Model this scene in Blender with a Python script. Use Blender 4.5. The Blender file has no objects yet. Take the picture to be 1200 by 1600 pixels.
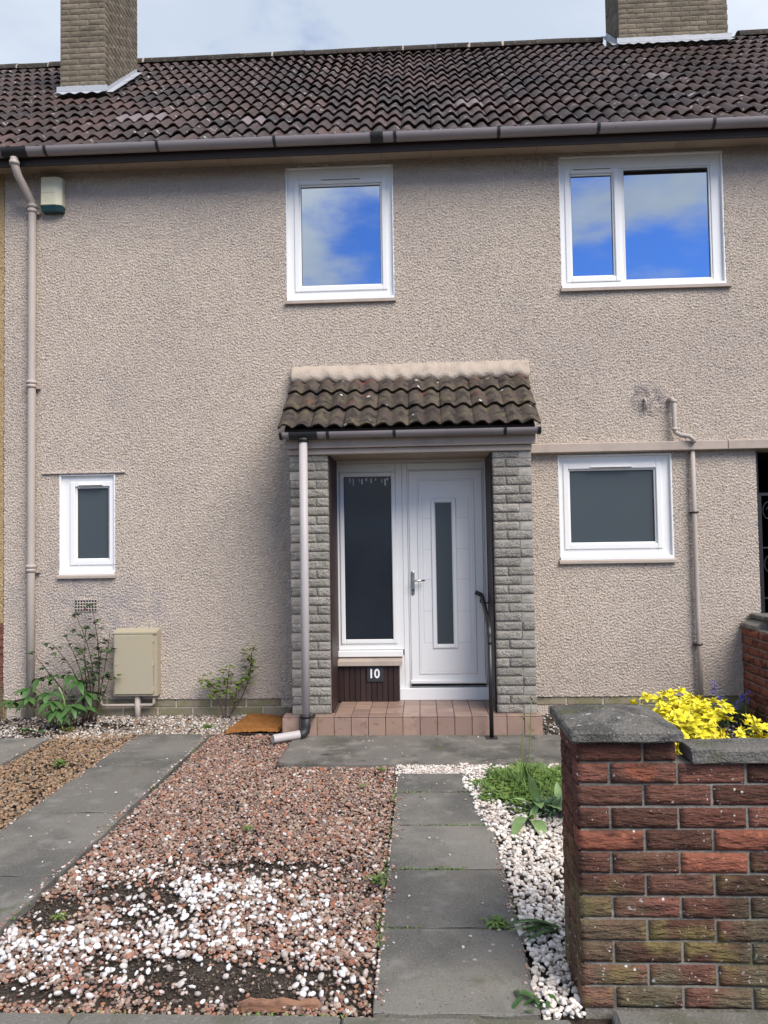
import bpy, bmesh, math, random
import numpy as np
from mathutils import Matrix, Vector, Euler
random.seed(7); RNG = np.random.default_rng(7)
S = bpy.context.scene
COL = S.collection
R = math.radians

# ------------------------------------------------------------------ camera
PITCH, YAW, ROLL = R(2.174), R(2.718), R(0.921)
def cam_matrix():
    cr, sr = math.cos(ROLL), math.sin(ROLL)
    Rr = Matrix(((cr, -sr, 0), (sr, cr, 0), (0, 0, 1)))
    B = Matrix(((1, 0, 0), (0, 0, 1), (0, -1, 0)))
    M = Matrix.Rotation(YAW, 3, 'Z') @ Matrix.Rotation(PITCH, 3, 'X') @ B @ Rr
    right, up, back = M @ Vector((1, 0, 0)), M @ Vector((0, -1, 0)), M @ Vector((0, 0, -1))
    m = Matrix((right, up, back)).transposed().to_4x4()
    m.translation = (0, -6.95, 1.57)
    return m
cd = bpy.data.cameras.new('camera'); cam = bpy.data.objects.new('camera', cd); COL.objects.link(cam)
cam.matrix_world = cam_matrix()
cd.sensor_width = 36; cd.sensor_fit = 'AUTO'; cd.lens = 27.0; cd.clip_start = .05; cd.clip_end = 2000
S.camera = cam
S.render.resolution_x, S.render.resolution_y = 768, 1024
S.view_settings.view_transform = 'Standard'; S.view_settings.look = 'None'
S.view_settings.gamma = 1; S.view_settings.use_curve_mapping = False
S.view_settings.exposure = 1.68

# ------------------------------------------------------------------ sky and sun
SUN_EL, SUN_AZ = R(46), R(140)        # azimuth clockwise from +Y: behind the camera, to the right
W = bpy.data.worlds.new('World'); S.world = W; W.use_nodes = True
def build_sky():
    nt = W.node_tree; N, L = nt.nodes, nt.links; N.clear()
    out = N.new('ShaderNodeOutputWorld'); bg = N.new('ShaderNodeBackground')
    sky = N.new('ShaderNodeTexSky'); sky.sky_type = 'NISHITA'; sky.sun_disc = False
    sky.sun_elevation = SUN_EL; sky.sun_rotation = SUN_AZ
    sky.air_density = 1.0; sky.dust_density = .1; sky.ozone_density = 5
    tc = N.new('ShaderNodeTexCoord'); sep = N.new('ShaderNodeSeparateXYZ'); L.new(tc.outputs['Generated'], sep.inputs[0])
    def mth(op, a, b=None, clamp=False):
        n = N.new('ShaderNodeMath'); n.operation = op; n.use_clamp = clamp
        for i, v in enumerate((a, b)):
            if v is None: continue
            if isinstance(v, (int, float)): n.inputs[i].default_value = v
            else: L.new(v, n.inputs[i])
        return n.outputs[0]
    z = mth('ADD', mth('MAXIMUM', sep.outputs[2], 0.0), .16)
    cx, cy = mth('DIVIDE', sep.outputs[0], z), mth('DIVIDE', sep.outputs[1], z)
    cmb = N.new('ShaderNodeCombineXYZ'); L.new(cx, cmb.inputs[0]); L.new(cy, cmb.inputs[1]); cmb.inputs[2].default_value = 3.7
    def noise(scale, det, rough, off):
        m = N.new('ShaderNodeVectorMath'); m.operation = 'ADD'; L.new(cmb.outputs[0], m.inputs[0]); m.inputs[1].default_value = off
        n = N.new('ShaderNodeTexNoise'); n.inputs['Scale'].default_value = scale; n.inputs['Detail'].default_value = det
        n.inputs['Roughness'].default_value = rough; L.new(m.outputs[0], n.inputs['Vector']); return n.outputs['Fac']
    def mr(v, a, b, lo=0., hi=1.):
        n = N.new('ShaderNodeMapRange'); n.interpolation_type = 'SMOOTHSTEP'
        n.inputs[1].default_value = a; n.inputs[2].default_value = b; n.inputs[3].default_value = lo; n.inputs[4].default_value = hi
        L.new(v, n.inputs[0]); return n.outputs[0]
    big = noise(.55, 2, .5, (SKY_OFF[0], SKY_OFF[1], 0)); fine = noise(1.9, 6, .55, (SKY_OFF[0], SKY_OFF[1], 5))
    cov = mth('ADD', mth('MULTIPLY', big, .52), mth('MULTIPLY', fine, .54))
    fac = mr(cov, .455, .56, .0, .96)
    shade = mr(noise(1.1, 5, .6, (4.2, 1.3, 9)), .35, .68)
    ccol = N.new('ShaderNodeMix'); ccol.data_type = 'RGBA'
    L.new(shade, ccol.inputs['Factor'])
    ccol.inputs['A'].default_value = (2.0, 2.28, 2.68, 1); ccol.inputs['B'].default_value = (2.95, 3.15, 3.45, 1)
    mix = N.new('ShaderNodeMix'); mix.data_type = 'RGBA'; L.new(fac, mix.inputs['Factor'])
    deep = N.new('ShaderNodeMix'); deep.data_type = 'RGBA'; deep.blend_type = 'MULTIPLY'; deep.inputs['Factor'].default_value = 1
    L.new(sky.outputs[0], deep.inputs['A']); deep.inputs['B'].default_value = (.23, .35, .60, 1)
    L.new(deep.outputs['Result'], mix.inputs['A']); L.new(ccol.outputs['Result'], mix.inputs['B'])
    L.new(mix.outputs['Result'], bg.inputs['Color']); bg.inputs['Strength'].default_value = .1
    L.new(bg.outputs[0], out.inputs[0])
SKY_OFF = (21.6, -9.6)
build_sky()
sl = bpy.data.lights.new('sun', 'SUN'); sl.energy = 1.5; sl.angle = R(38); sl.color = (1, .93, .84)
so = bpy.data.objects.new('sun', sl); COL.objects.link(so); so.location = (4, -8, 12)
sd = Vector((math.sin(SUN_AZ) * math.cos(SUN_EL), math.cos(SUN_AZ) * math.cos(SUN_EL), math.sin(SUN_EL)))
so.rotation_euler = sd.to_track_quat('Z', 'Y').to_euler()

# ------------------------------------------------------------------ helpers: objects
def ob(name, data, parent=None, loc=(0, 0, 0), rot=(0, 0, 0), scale=(1, 1, 1), label=None, cat=None, group=None, kind=None):
    """link one object; loc and rot are in the world, whatever the parent"""
    o = bpy.data.objects.new(name, data); COL.objects.link(o)
    w = Matrix.LocRotScale(Vector(loc), Euler(rot), Vector(scale))
    if parent is not None:
        o.parent = parent; o.matrix_parent_inverse = PW[parent.name].inverted()
    o.matrix_basis = w; PW[o.name] = w
    if label: o['label'] = label
    if cat: o['category'] = cat
    if group: o['group'] = group
    if kind: o['kind'] = kind
    return o
PW = {}
def thing(name, loc, label, cat, group=None):
    return ob(name, None, loc=loc, label=label, cat=cat, group=group)
def mk(name, v, f, m=None, smooth=False, col=None):
    me = bpy.data.meshes.new(name)
    if isinstance(v, np.ndarray) and isinstance(f, np.ndarray):
        k = f.shape[1]
        me.vertices.add(len(v)); me.vertices.foreach_set('co', v.astype(np.float32).ravel())
        me.loops.add(f.size); me.loops.foreach_set('vertex_index', f.astype(np.int32).ravel())
        me.polygons.add(len(f)); me.polygons.foreach_set('loop_start', (np.arange(len(f)) * k).astype(np.int32))
        me.update(calc_edges=True)
    else:
        me.from_pydata([tuple(p) for p in v], [], [tuple(p) for p in f]); me.update()
    if col is not None:
        a = me.color_attributes.new('Col', 'FLOAT_COLOR', 'POINT')
        a.data.foreach_set('color', np.asarray(col, np.float32).ravel())
    me.polygons.foreach_set('use_smooth', np.full(len(me.polygons), smooth))
    me.validate()
    if m: me.materials.append(m)
    return me
class MB:
    """collects boxes, tubes and so on into ONE mesh"""
    def __init__(s): s.bm = bmesh.new()
    def box(s, x0, x1, y0, y1, z0, z1, bev=0., seg=1):
        r = bmesh.ops.create_cube(s.bm, size=1, matrix=Matrix.Translation(((x0+x1)/2, (y0+y1)/2, (z0+z1)/2)) @ Matrix.Diagonal((x1-x0, y1-y0, z1-z0, 1)))
        if bev:
            es = {e for v in r['verts'] for e in v.link_edges}
            bmesh.ops.bevel(s.bm, geom=list(es), offset=bev, segments=seg, affect='EDGES', profile=.5)
        return s
    def tube(s, pts, r, n=12, cap=True, hollow=0):
        pts = [Vector(p) for p in pts]; rings = []; rr = r if isinstance(r, (list, tuple)) else [r]*len(pts)
        up = None
        for i, p in enumerate(pts):
            t = (pts[min(i+1, len(pts)-1)] - pts[max(i-1, 0)]).normalized()
            if up is None: up = t.orthogonal().normalized()
            up = (up - t*up.dot(t)).normalized(); sd_ = t.cross(up)
            rings.append([s.bm.verts.new(p + (up*math.cos(a)+sd_*math.sin(a))*rr[i]) for a in [2*math.pi*k/n for k in range(n)]])
        for a, b in zip(rings, rings[1:]):
            for k in range(n):
                f = s.bm.faces.new((a[k], a[(k+1) % n], b[(k+1) % n], b[k])); f.smooth = True
        if cap: s.bm.faces.new(rings[0][::-1]); s.bm.faces.new(rings[-1])
        return s
    def prism(s, prof, x0, x1, axis='X'):
        """closed (u,v) outline swept along x (profile in y,z) or along y (profile in x,z)"""
        g = (lambda u, v, t: (t, u, v)) if axis == 'X' else (lambda u, v, t: (u, t, v))
        a = [s.bm.verts.new(g(u, v, x0)) for u, v in prof]; b = [s.bm.verts.new(g(u, v, x1)) for u, v in prof]
        n = len(prof)
        for k in range(n): s.bm.faces.new((a[k], a[(k+1) % n], b[(k+1) % n], b[k]))
        s.bm.faces.new(a[::-1]); s.bm.faces.new(b); return s
    def poly(s, pts):
        s.bm.faces.new([s.bm.verts.new(p) for p in pts]); return s
    def frame(s, x0, x1, z0, z1, y0, y1, w, bev=.004, wt=None, wb=None):
        """a rectangular frame of four bars in the x-z plane, butted end to end"""
        wt = wt or w; wb = wb or w
        s.box(x0, x0+w, y0, y1, z0, z1, bev); s.box(x1-w, x1, y0, y1, z0, z1, bev)
        s.box(x0+w-.001, x1-w+.001, y0+.0007, y1-.0007, z1-wt, z1-.0007, bev); s.box(x0+w-.001, x1-w+.001, y0+.0007, y1-.0007, z0+.0007, z0+wb, bev); return s
    def mesh(s, name, m, smooth=None):
        bmesh.ops.recalc_face_normals(s.bm, faces=s.bm.faces)
        me = bpy.data.meshes.new(name); s.bm.to_mesh(me); s.bm.free()
        if smooth is not None: me.polygons.foreach_set('use_smooth', np.full(len(me.polygons), smooth))
        if m: me.materials.append(m)
        return me
    def part(s, name, m, parent=None, **k):
        me = s.mesh(name, m)
        if name.startswith('gutter') and name != 'gutter_end_cap':
            me.polygons.foreach_set('use_smooth', np.full(len(me.polygons), True)); me.set_sharp_from_angle(angle=math.radians(40))
        return ob(name, me, parent, **k)
def arc(c, r, a0, a1, n, plane='XZ'):
    out = []
    for i in range(n+1):
        a = a0 + (a1-a0)*i/n; u, v = r*math.cos(a), r*math.sin(a)
        out.append((c[0]+u, c[1], c[2]+v) if plane == 'XZ' else (c[0], c[1]+u, c[2]+v))
    return out

# ------------------------------------------------------------------ helpers: materials
def pm(name, base, rough=.7, spec=.3, metal=0., layers=(), bumps=(), rnd=0., rcol=None, attr=False, coat=0., ramount=1.):
    m = bpy.data.materials.new(name); m.use_nodes = True
    nt = m.node_tree; N, L = nt.nodes, nt.links
    p = N['Principled BSDF']; p.inputs['Roughness'].default_value = rough; p.inputs['Metallic'].default_value = metal
    p.inputs['Specular IOR Level'].default_value = spec; p.inputs['Coat Weight'].default_value = coat
    geo = N.new('ShaderNodeNewGeometry'); pos = geo.outputs['Position']
    def vec(st):
        if st is None: return pos
        n = N.new('ShaderNodeVectorMath'); n.operation = 'MULTIPLY'; L.new(pos, n.inputs[0]); n.inputs[1].default_value = st; return n.outputs[0]
    def mr(v, a, b, lo=0., hi=1.):
        n = N.new('ShaderNodeMapRange'); n.interpolation_type = 'SMOOTHSTEP'
        for i, q in enumerate((a, b, lo, hi)): n.inputs[i+1].default_value = q
        L.new(v, n.inputs[0]); return n.outputs[0]
    def tex(kind, scale, st=None, detail=4, rough=.55):
        if kind == 'voro':
            n = N.new('ShaderNodeTexVoronoi'); n.inputs['Scale'].default_value = scale; L.new(vec(st), n.inputs['Vector']); return n.outputs['Distance']
        n = N.new('ShaderNodeTexNoise'); n.inputs['Scale'].default_value = scale; n.inputs['Detail'].default_value = detail
        n.inputs['Roughness'].default_value = rough; L.new(vec(st), n.inputs['Vector']); return n.outputs['Fac']
    def mul(a, b):
        n = N.new('ShaderNodeMath'); n.operation = 'MULTIPLY'
        for i, q in enumerate((a, b)):
            if isinstance(q, (int, float)): n.inputs[i].default_value = q
            else: L.new(q, n.inputs[i])
        return n.outputs[0]
    if attr:
        a = N.new('ShaderNodeVertexColor'); a.layer_name = 'Col'; cur = a.outputs['Color']
    else:
        c = N.new('ShaderNodeRGB'); c.outputs[0].default_value = (*base, 1); cur = c.outputs[0]
    oi = N.new('ShaderNodeObjectInfo') if (rnd or rcol) else None
    def mix(fac, a, b, mode='MIX'):
        n = N.new('ShaderNodeMix'); n.data_type = 'RGBA'; n.blend_type = mode
        if isinstance(fac, (int, float)): n.inputs['Factor'].default_value = fac
        else: L.new(fac, n.inputs['Factor'])
        L.new(a, n.inputs['A'])
        if isinstance(b, tuple): n.inputs['B'].default_value = (*b, 1)
        else: L.new(b, n.inputs['B'])
        return n.outputs['Result']
    if rcol: cur = mix(mr(mul(oi.outputs['Random'], ramount), 0, 1), cur, rcol)
    if rnd:
        w = N.new('ShaderNodeTexWhiteNoise'); w.noise_dimensions = '1D'; L.new(oi.outputs['Random'], w.inputs['W'])
        v = mr(w.outputs['Value'], 0, 1, 1-rnd, 1+rnd)
        h = N.new('ShaderNodeVectorMath'); h.operation = 'SCALE'; L.new(cur, h.inputs[0]); L.new(v, h.inputs['Scale']); cur = h.outputs[0]
    for ly in layers:
        k, sc, colr, lo, hi, amt = ly[:6]; opt = ly[6] if len(ly) > 6 else {}
        f = mul(mr(tex(k, sc, opt.get('st'), opt.get('d', 4), opt.get('r', .55)), lo, hi), amt)
        if 'z' in opt:
            sp = N.new('ShaderNodeSeparateXYZ'); L.new(pos, sp.inputs[0]); f = mul(f, mr(sp.outputs[2], *opt['z']))
        if 'at' in opt:
            ds = N.new('ShaderNodeVectorMath'); ds.operation = 'DISTANCE'; L.new(pos, ds.inputs[0]); ds.inputs[1].default_value = opt['at'][:3]; f = mul(f, mr(ds.outputs['Value'], opt['at'][3], opt['at'][3]*.45))
        if 'n2' in opt:
            f = mul(f, mr(tex('noise', opt['n2'][0]), opt['n2'][1], opt['n2'][2]))
        cur = mix(f, cur, colr)
    L.new(cur, p.inputs['Base Color'])
    nrm = None
    for b in bumps:
        k, sc, st_, di = b[:4]
        n = N.new('ShaderNodeBump'); n.inputs['Strength'].default_value = st_; n.inputs['Distance'].default_value = di
        L.new(tex(k, sc, b[4] if len(b) > 4 else None), n.inputs['Height'])
        if nrm: L.new(nrm, n.inputs['Normal'])
        nrm = n.outputs[0]
    if nrm: L.new(nrm, p.inputs['Normal'])
    return m
M = {}
M['roughcast'] = pm('roughcast', (.685, .585, .485), .93, .15, layers=[
    ('noise', .8, (.59, .505, .435), .42, .66, .6), ('noise', 3.5, (.70, .59, .475), .5, .75, .6), ('noise', 1.5, (.50, .45, .42), .57, .75, .35, {'d': 6}),
    ('noise', 62, (.28, .23, .195), .565, .67, .48, {'d': 3}), ('noise', 55, (.72, .62, .51), .58, .74, .5),
    ('noise', 14, (.33, .29, .28), .36, .56, .8, {'at': (2.04, -.01, 2.80, .20)}), ('noise', 14, (.36, .32, .30), .40, .6, .7, {'at': (2.22, -.01, 2.76, .13)}), ('noise', 9, (.48, .43, .42), .36, .6, .6, {'at': (-2.62, -.01, .93, .42)}), ('noise', 8, (.47, .43, .41), .4, .62, .6, {'at': (-3.05, -.01, 1.1, .5)})],
    bumps=[('noise', 105, 1.0, .02), ('voro', 85, .5, .012)])
M['roughcast_gold'] = pm('roughcast_gold', (.46, .33, .17), .95, .1, layers=[('noise', 70, (.18, .11, .06), .5, .65, .8), ('noise', 45, (.62, .5, .32), .56, .7, .7)], bumps=[('noise', 80, .8, .02)])
M['plinth'] = pm('plinth', (.25, .215, .155), .92, .15, rnd=.12, layers=[('noise', 6, (.17, .165, .075), .42, .66, .75), ('noise', 40, (.32, .28, .22), .55, .75, .5), ('noise', 3, (.13, .11, .085), .56, .75, .6)], bumps=[('noise', 90, .4, .01)])
M['mortar'] = pm('mortar', (.30, .28, .24), .95, .1, layers=[('noise', 30, (.2, .185, .16), .4, .7, .7)], bumps=[('noise', 120, .4, .006)])
M['mortar_dark'] = pm('mortar_dark', (.235, .215, .18), .95, .1, layers=[('noise', 8, (.10, .095, .08), .45, .66, .85, {'d': 6}), ('noise', 30, (.34, .325, .29), .56, .72, .7), ('noise', 5, (.11, .115, .05), .52, .68, .7, {'z': (.5, .1)})], bumps=[('noise', 110, .7, .008)])
M['tile'] = pm('roof_tile', (.058, .038, .033), .6, .35, rnd=.30, rcol=(.078, .046, .037), layers=[
    ('noise', 1.6, (.027, .022, .020), .44, .66, .75, {'d': 6}), ('noise', 24, (.11, .082, .072), .56, .74, .7),
    ('noise', 13, (.50, .46, .43), .615, .67, .85, {'n2': (2.6, .40, .56), 'd': 8}), ('noise', 6, (.045, .05, .027), .56, .72, .5)],
    bumps=[('noise', 150, .3, .008), ('noise', 30, .35, .015)])
M['tile_pale'] = pm('roof_tile_pale', (.19, .155, .15), .6, .4, layers=[('noise', 20, (.14, .1, .1), .45, .7, .7)], bumps=[('noise', 100, .3, .01)])
M['tile_porch'] = pm('porch_tile', (.078, .060, .048), .88, .2, rnd=.2, layers=[
    ('noise', 7, (.125, .105, .062), .47, .66, .85, {'d': 7}), ('noise', 12, (.028, .025, .023), .48, .64, .9, {'d': 7}), ('noise', 5, (.17, .06, .042), .57, .70, .85, {'z': (2.62, 2.9), 'd': 6}),
    ('voro', 8, (.66, .64, .58), .14, .10, .9, {'n2': (6, .45, .54)}), ('noise', 70, (.21, .19, .155), .60, .72, .6)], bumps=[('noise', 70, .8, .015)])
M['cement'] = pm('cement', (.45, .375, .30), .95, .1, layers=[('noise', 8, (.36, .3, .24), .45, .7, .8), ('noise', 50, (.25, .21, .17), .6, .75, .5)], bumps=[('noise', 50, .6, .015)])
M['ridge'] = pm('ridge_tile', (.045, .037, .031), .9, .2, rnd=.2, layers=[('noise', 18, (.11, .105, .07), .5, .7, .8), ('noise', 40, (.3, .29, .25), .66, .75, .6)], bumps=[('noise', 60, .6, .02)])
M['chimney'] = pm('chimney_brick', (.215, .178, .128), .92, .15, rnd=.14, layers=[('noise', 5, (.135, .118, .085), .42, .66, .8), ('noise', 55, (.30, .255, .19), .55, .75, .5), ('noise', 30, (.11, .10, .075), .60, .75, .7)], bumps=[('noise', 110, .55, .012)])
M['chimney_joint'] = pm('chimney_joint', (.15, .128, .095), .95, .1, layers=[('noise', 30, (.18, .16, .12), .45, .7, .7)])
M['lead'] = pm('lead_flashing', (.40, .415, .43), .5, .4, layers=[('noise', 7, (.40, .42, .45), .45, .7, .7), ('noise', 30, (.3, .3, .31), .62, .75, .5)], bumps=[('noise', 12, .3, .02)])
M['soffit'] = pm('soffit_board', (.40, .32, .24), .8, .2, layers=[('noise', 3, (.25, .2, .16), .5, .7, .6)])
M['soffit_pale'] = pm('soffit_pale', (.55, .52, .38), .8, .2)
M['beige_paint'] = pm('beige_paint', (.44, .365, .30), .75, .25, layers=[('noise', 5, (.33, .275, .235), .45, .7, .6), ('noise', 60, (.2, .165, .14), .64, .75, .6)], bumps=[('noise', 40, .2, .006)])
M['gutter'] = pm('gutter_plastic', (.27, .24, .235), .38, .5, layers=[('noise', 4, (.20, .175, .172), .45, .7, .7, {'st': (.4, 1, 1)}), ('noise', 25, (.11, .10, .095), .63, .75, .7)], bumps=[('noise', 60, .08, .004)])
M['black_plastic'] = pm('black_plastic', (.022, .022, .023), .5, .4, layers=[('noise', 20, (.06, .06, .055), .55, .75, .5)])
M['pipe_beige'] = pm('pipe_beige', (.45, .388, .335), .55, .4, layers=[('noise', 6, (.38, .325, .28), .45, .7, .6, {'st': (1, 1, .3)}), ('noise', 40, (.25, .2, .17), .64, .76, .5)])
M['pipe_mauve'] = pm('pipe_mauve', (.46, .42, .40), .5, .4, layers=[('noise', 6, (.38, .345, .33), .45, .7, .6, {'st': (1, 1, .3)}), ('noise', 35, (.3, .25, .24), .66, .76, .5)])
M['fascia_dark'] = pm('fascia_dark', (.045, .033, .028), .6, .3)
M['upvc'] = pm('white_upvc', (.83, .825, .795), .28, .5, layers=[('noise', 2, (.79, .785, .76), .4, .7, .6)])
M['upvc_line'] = pm('upvc_groove', (.60, .61, .63), .4, .4)
M['gasket'] = pm('rubber_gasket', (.02, .02, .02), .6, .3)
M['obscure'] = pm('obscure_glass', (.056, .070, .077), .22, .45, layers=[('noise', 1.1, (.058, .066, .072), .4, .7, .8), ('noise', 14, (.085, .09, .095), .66, .8, .3)])
M['dark_glass'] = pm('dark_glass', (.017, .022, .031), .12, .35, layers=[('noise', 1.5, (.024, .029, .036), .4, .7, .8)])
M['chrome'] = pm('satin_chrome', (.55, .54, .52), .25, .5, metal=1)
M['brown_timber'] = pm('brown_timber', (.035, .018, .016), .5, .4, rnd=.2, layers=[('noise', 10, (.022, .012, .011), .45, .7, .7, {'st': (4, 4, .5)}), ('noise', 40, (.16, .1, .08), .70, .78, .6, {'st': (3, 3, .4), 'z': (.28, .18)})], bumps=[('noise', 30, .2, .004, (5, 5, .4))])
M['stone'] = pm('split_stone', (.385, .355, .305), .93, .15, rnd=.15, rcol=(.345, .32, .28), layers=[('noise', 9, (.27, .25, .205), .45, .7, .7), ('noise', 55, (.44, .42, .37), .56, .75, .6), ('noise', 28, (.19, .175, .145), .60, .72, .7)], bumps=[('noise', 55, 1.0, .028), ('noise', 120, .8, .012)])
M['stone_smooth'] = pm('sawn_stone', (.345, .32, .275), .9, .15, rnd=.12, layers=[('noise', 9, (.26, .245, .21), .45, .7, .7), ('noise', 60, (.38, .36, .32), .6, .75, .4)], bumps=[('noise', 90, .25, .006)])
M['quarry'] = pm('quarry_tile', (.355, .24, .178), .40, .4, rnd=.14, rcol=(.30, .205, .16), layers=[('noise', 5, (.27, .18, .145), .44, .64, .8, {'d': 8}), ('noise', 16, (.22, .135, .095), .56, .68, .7, {'d': 9}), ('noise', 60, (.46, .36, .31), .63, .75, .5)], bumps=[('noise', 60, .08, .004)])
M['grout'] = pm('grout', (.10, .075, .062), .95, .1)
M['concrete'] = pm('concrete_slab', (.182, .170, .145), .93, .15, rnd=.16, layers=[('noise', 1.7, (.10, .097, .087), .42, .64, .85, {'d': 7}), ('noise', 6, (.23, .222, .20), .52, .70, .75, {'d': 7}),
    ('noise', 160, (.29, .285, .26), .575, .70, .75), ('noise', 90, (.05, .05, .045), .58, .72, .7), ('voro', 13, (.42, .41, .37), .13, .06, .75, {'n2': (3.3, .5, .60)}), ('noise', 4.2, (.07, .085, .035), .60, .74, .7), ('noise', 11, (.30, .29, .26), .68, .74, .6, {'d': 8})], bumps=[('noise', 150, .5, .006), ('noise', 25, .3, .01)])
M['apron'] = pm('apron_concrete', (.165, .152, .132), .93, .15, layers=[('noise', 1.9, (.085, .08, .07), .42, .62, .9, {'d': 7}), ('noise', 6, (.245, .225, .185), .5, .68, .75, {'d': 7}), ('noise', 140, (.32, .30, .26), .575, .70, .7), ('noise', 90, (.06, .055, .05), .58, .72, .6),
    ('noise', 4.5, (.055, .042, .035), .61, .72, .85, {'d': 7}), ('noise', 3.5, (.10, .115, .05), .58, .72, .6)], bumps=[('noise', 150, .45, .006)])
M['kerb'] = pm('kerb_concrete', (.17, .16, .14), .93, .15, layers=[('noise', 4, (.11, .11, .075), .42, .66, .85), ('noise', 60, (.27, .255, .225), .55, .75, .6), ('noise', 11, (.085, .12, .03), .60, .74, .7)], bumps=[('noise', 80, .6, .01)])
M['pavement'] = pm('pavement_asphalt', (.09, .088, .083), .93, .15, layers=[('noise', 120, (.15, .145, .135), .55, .75, .6), ('noise', 3, (.07, .07, .065), .45, .7, .6)], bumps=[('noise', 150, .5, .008)])
M['asphalt'] = pm('road_asphalt', (.05, .05, .05), .93, .15, bumps=[('noise', 120, .5, .01)])
M['soil'] = pm('soil', (.060, .048, .037), .97, .1, layers=[('noise', 5, (.085, .07, .055), .45, .7, .8), ('noise', 40, (.035, .028, .022), .5, .72, .8), ('noise', 120, (.12, .10, .085), .63, .76, .6)], bumps=[('noise', 45, .8, .03), ('noise', 150, .6, .01)])
M['stones'] = pm('gravel', (.3, .2, .16), .85, .2, attr=True, bumps=[('noise', 160, .3, .004)])
M['pebble'] = pm('pebble', (.7, .7, .7), .6, .3, attr=True, bumps=[('noise', 120, .15, .004)])
M['brick'] = pm('red_brick', (.195, .084, .060), .92, .15, rnd=.28, rcol=(.135, .066, .047), layers=[
    ('noise', 5.5, (.31, .10, .058), .60, .68, .75, {'d': 6}), ('noise', 22, (.07, .038, .028), .48, .68, .8, {'st': (.45, .45, 1.8), 'd': 7}), ('noise', 3.1, (.045, .03, .023), .50, .70, .7),
    ('noise', 6.5, (.205, .165, .065), .47, .64, .8, {'z': (.62, .28), 'd': 6}), ('noise', 2.6, (.155, .14, .085), .40, .58, .85, {'z': (.46, .12), 'd': 6}),
    ('noise', 48, (.66, .64, .58), .675, .70, .9, {'d': 8, 'r': .7}), ('voro', 30, (.70, .68, .62), .17, .11, .9, {'n2': (13, .56, .59)}), ('noise', 85, (.62, .6, .55), .66, .69, .85, {'n2': (5, .46, .56), 'd': 6}), ('noise', 38, (.55, .52, .47), .655, .70, .8, {'z': (.62, .2), 'd': 6})],
    bumps=[('noise', 42, 1.0, .028, (.5, .5, 1.9)), ('noise', 120, .6, .006)])
M['brick_orange'] = pm('orange_brick', (.255, .095, .060), .92, .15, rnd=.15, layers=[('noise', 9, (.10, .045, .032), .50, .62, .9, {'st': (.6, .6, 1.5), 'd': 7}), ('noise', 40, (.42, .15, .08), .55, .7, .6), ('voro', 34, (.66, .64, .58), .16, .12, .9, {'n2': (9, .5, .56)})], bumps=[('noise', 38, .9, .02, (.55, .55, 1.7))])
M['coping'] = pm('coping_stone', (.165, .155, .135), .95, .15, rnd=.1, layers=[('noise', 7, (.075, .072, .064), .46, .64, .9, {'d': 7}), ('noise', 120, (.32, .305, .27), .56, .70, .8), ('noise', 80, (.045, .043, .04), .58, .72, .75), ('noise', 26, (.50, .49, .45), .66, .71, .85, {'d': 7}), ('noise', 5, (.115, .12, .055), .56, .72, .6)], bumps=[('noise', 90, .9, .014), ('noise', 20, .5, .02)])
M['black_iron'] = pm('black_iron', (.018, .018, .018), .35, .5, layers=[('noise', 30, (.04, .04, .04), .55, .75, .5)])
M['meter'] = pm('meter_box', (.40, .35, .25), .55, .35, layers=[('noise', 5, (.41, .36, .235), .45, .7, .7), ('noise', 30, (.33, .29, .2), .64, .76, .5)])
M['cream'] = pm('cream_plastic', (.68, .64, .44), .4, .45, layers=[('noise', 8, (.58, .53, .34), .5, .7, .6)])
M['teal'] = pm('teal_plastic', (.018, .06, .065), .35, .5)
M['slate'] = pm('slate_plaque', (.035, .038, .042), .6, .3, bumps=[('noise', 60, .2, .003)])
M['white_paint'] = pm('white_paint', (.85, .85, .84), .5, .4)
M['coir'] = pm('coir', (.33, .145, .045), .98, .05, layers=[('noise', 45, (.17, .07, .022), .48, .7, .8), ('noise', 9, (.40, .19, .065), .5, .7, .6)], bumps=[('noise', 140, .9, .02)])
M['plank'] = pm('rotten_timber', (.30, .16, .10), .9, .1, layers=[('noise', 20, (.12, .07, .05), .45, .7, .8, {'st': (.3, 2, 2)})], bumps=[('noise', 40, .6, .01, (.3, 2, 2))])
def leafmat(name, c1, c2, c3, rough=.45):
    m = pm(name, c1, rough, .35, rnd=.15, layers=[('noise', 14, c2, .42, .66, .8), ('noise', 6, c3, .56, .74, .7)])
    p = m.node_tree.nodes['Principled BSDF']
    p.inputs['Subsurface Weight'].default_value = 0
    return m
M['leaf_dark'] = leafmat('leaf_dark', (.045, .105, .028), (.075, .16, .04), (.03, .07, .025))
M['leaf_rose'] = leafmat('leaf_rose', (.05, .075, .035), (.075, .12, .045), (.075, .03, .035))
M['leaf_fresh'] = leafmat('leaf_fresh', (.12, .19, .035), (.18, .21, .04), (.16, .075, .03))
M['leaf_tulip'] = leafmat('leaf_tulip', (.22, .34, .12), (.28, .41, .16), (.16, .27, .09), .5)
M['leaf_blue'] = leafmat('leaf_bluegreen', (.09, .16, .085), (.12, .2, .11), (.055, .1, .06))
M['grass'] = leafmat('grass', (.11, .185, .04), (.17, .25, .055), (.08, .125, .03), .6)
M['yellow'] = leafmat('leaf_yellow', (.72, .62, .02), (.80, .72, .05), (.55, .50, .02), .5)
M['violet'] = leafmat('violet_petal', (.16, .14, .52), (.24, .2, .62), (.12, .1, .42), .6)
M['stem'] = pm('woody_stem', (.085, .055, .04), .85, .2, layers=[('noise', 30, (.12, .09, .05), .45, .7, .7)])
M['stem_green'] = pm('green_stem', (.17, .23, .07), .6, .3)
M['petal_red'] = pm('dark_red_petal', (.16, .012, .03), .6, .3)
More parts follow.
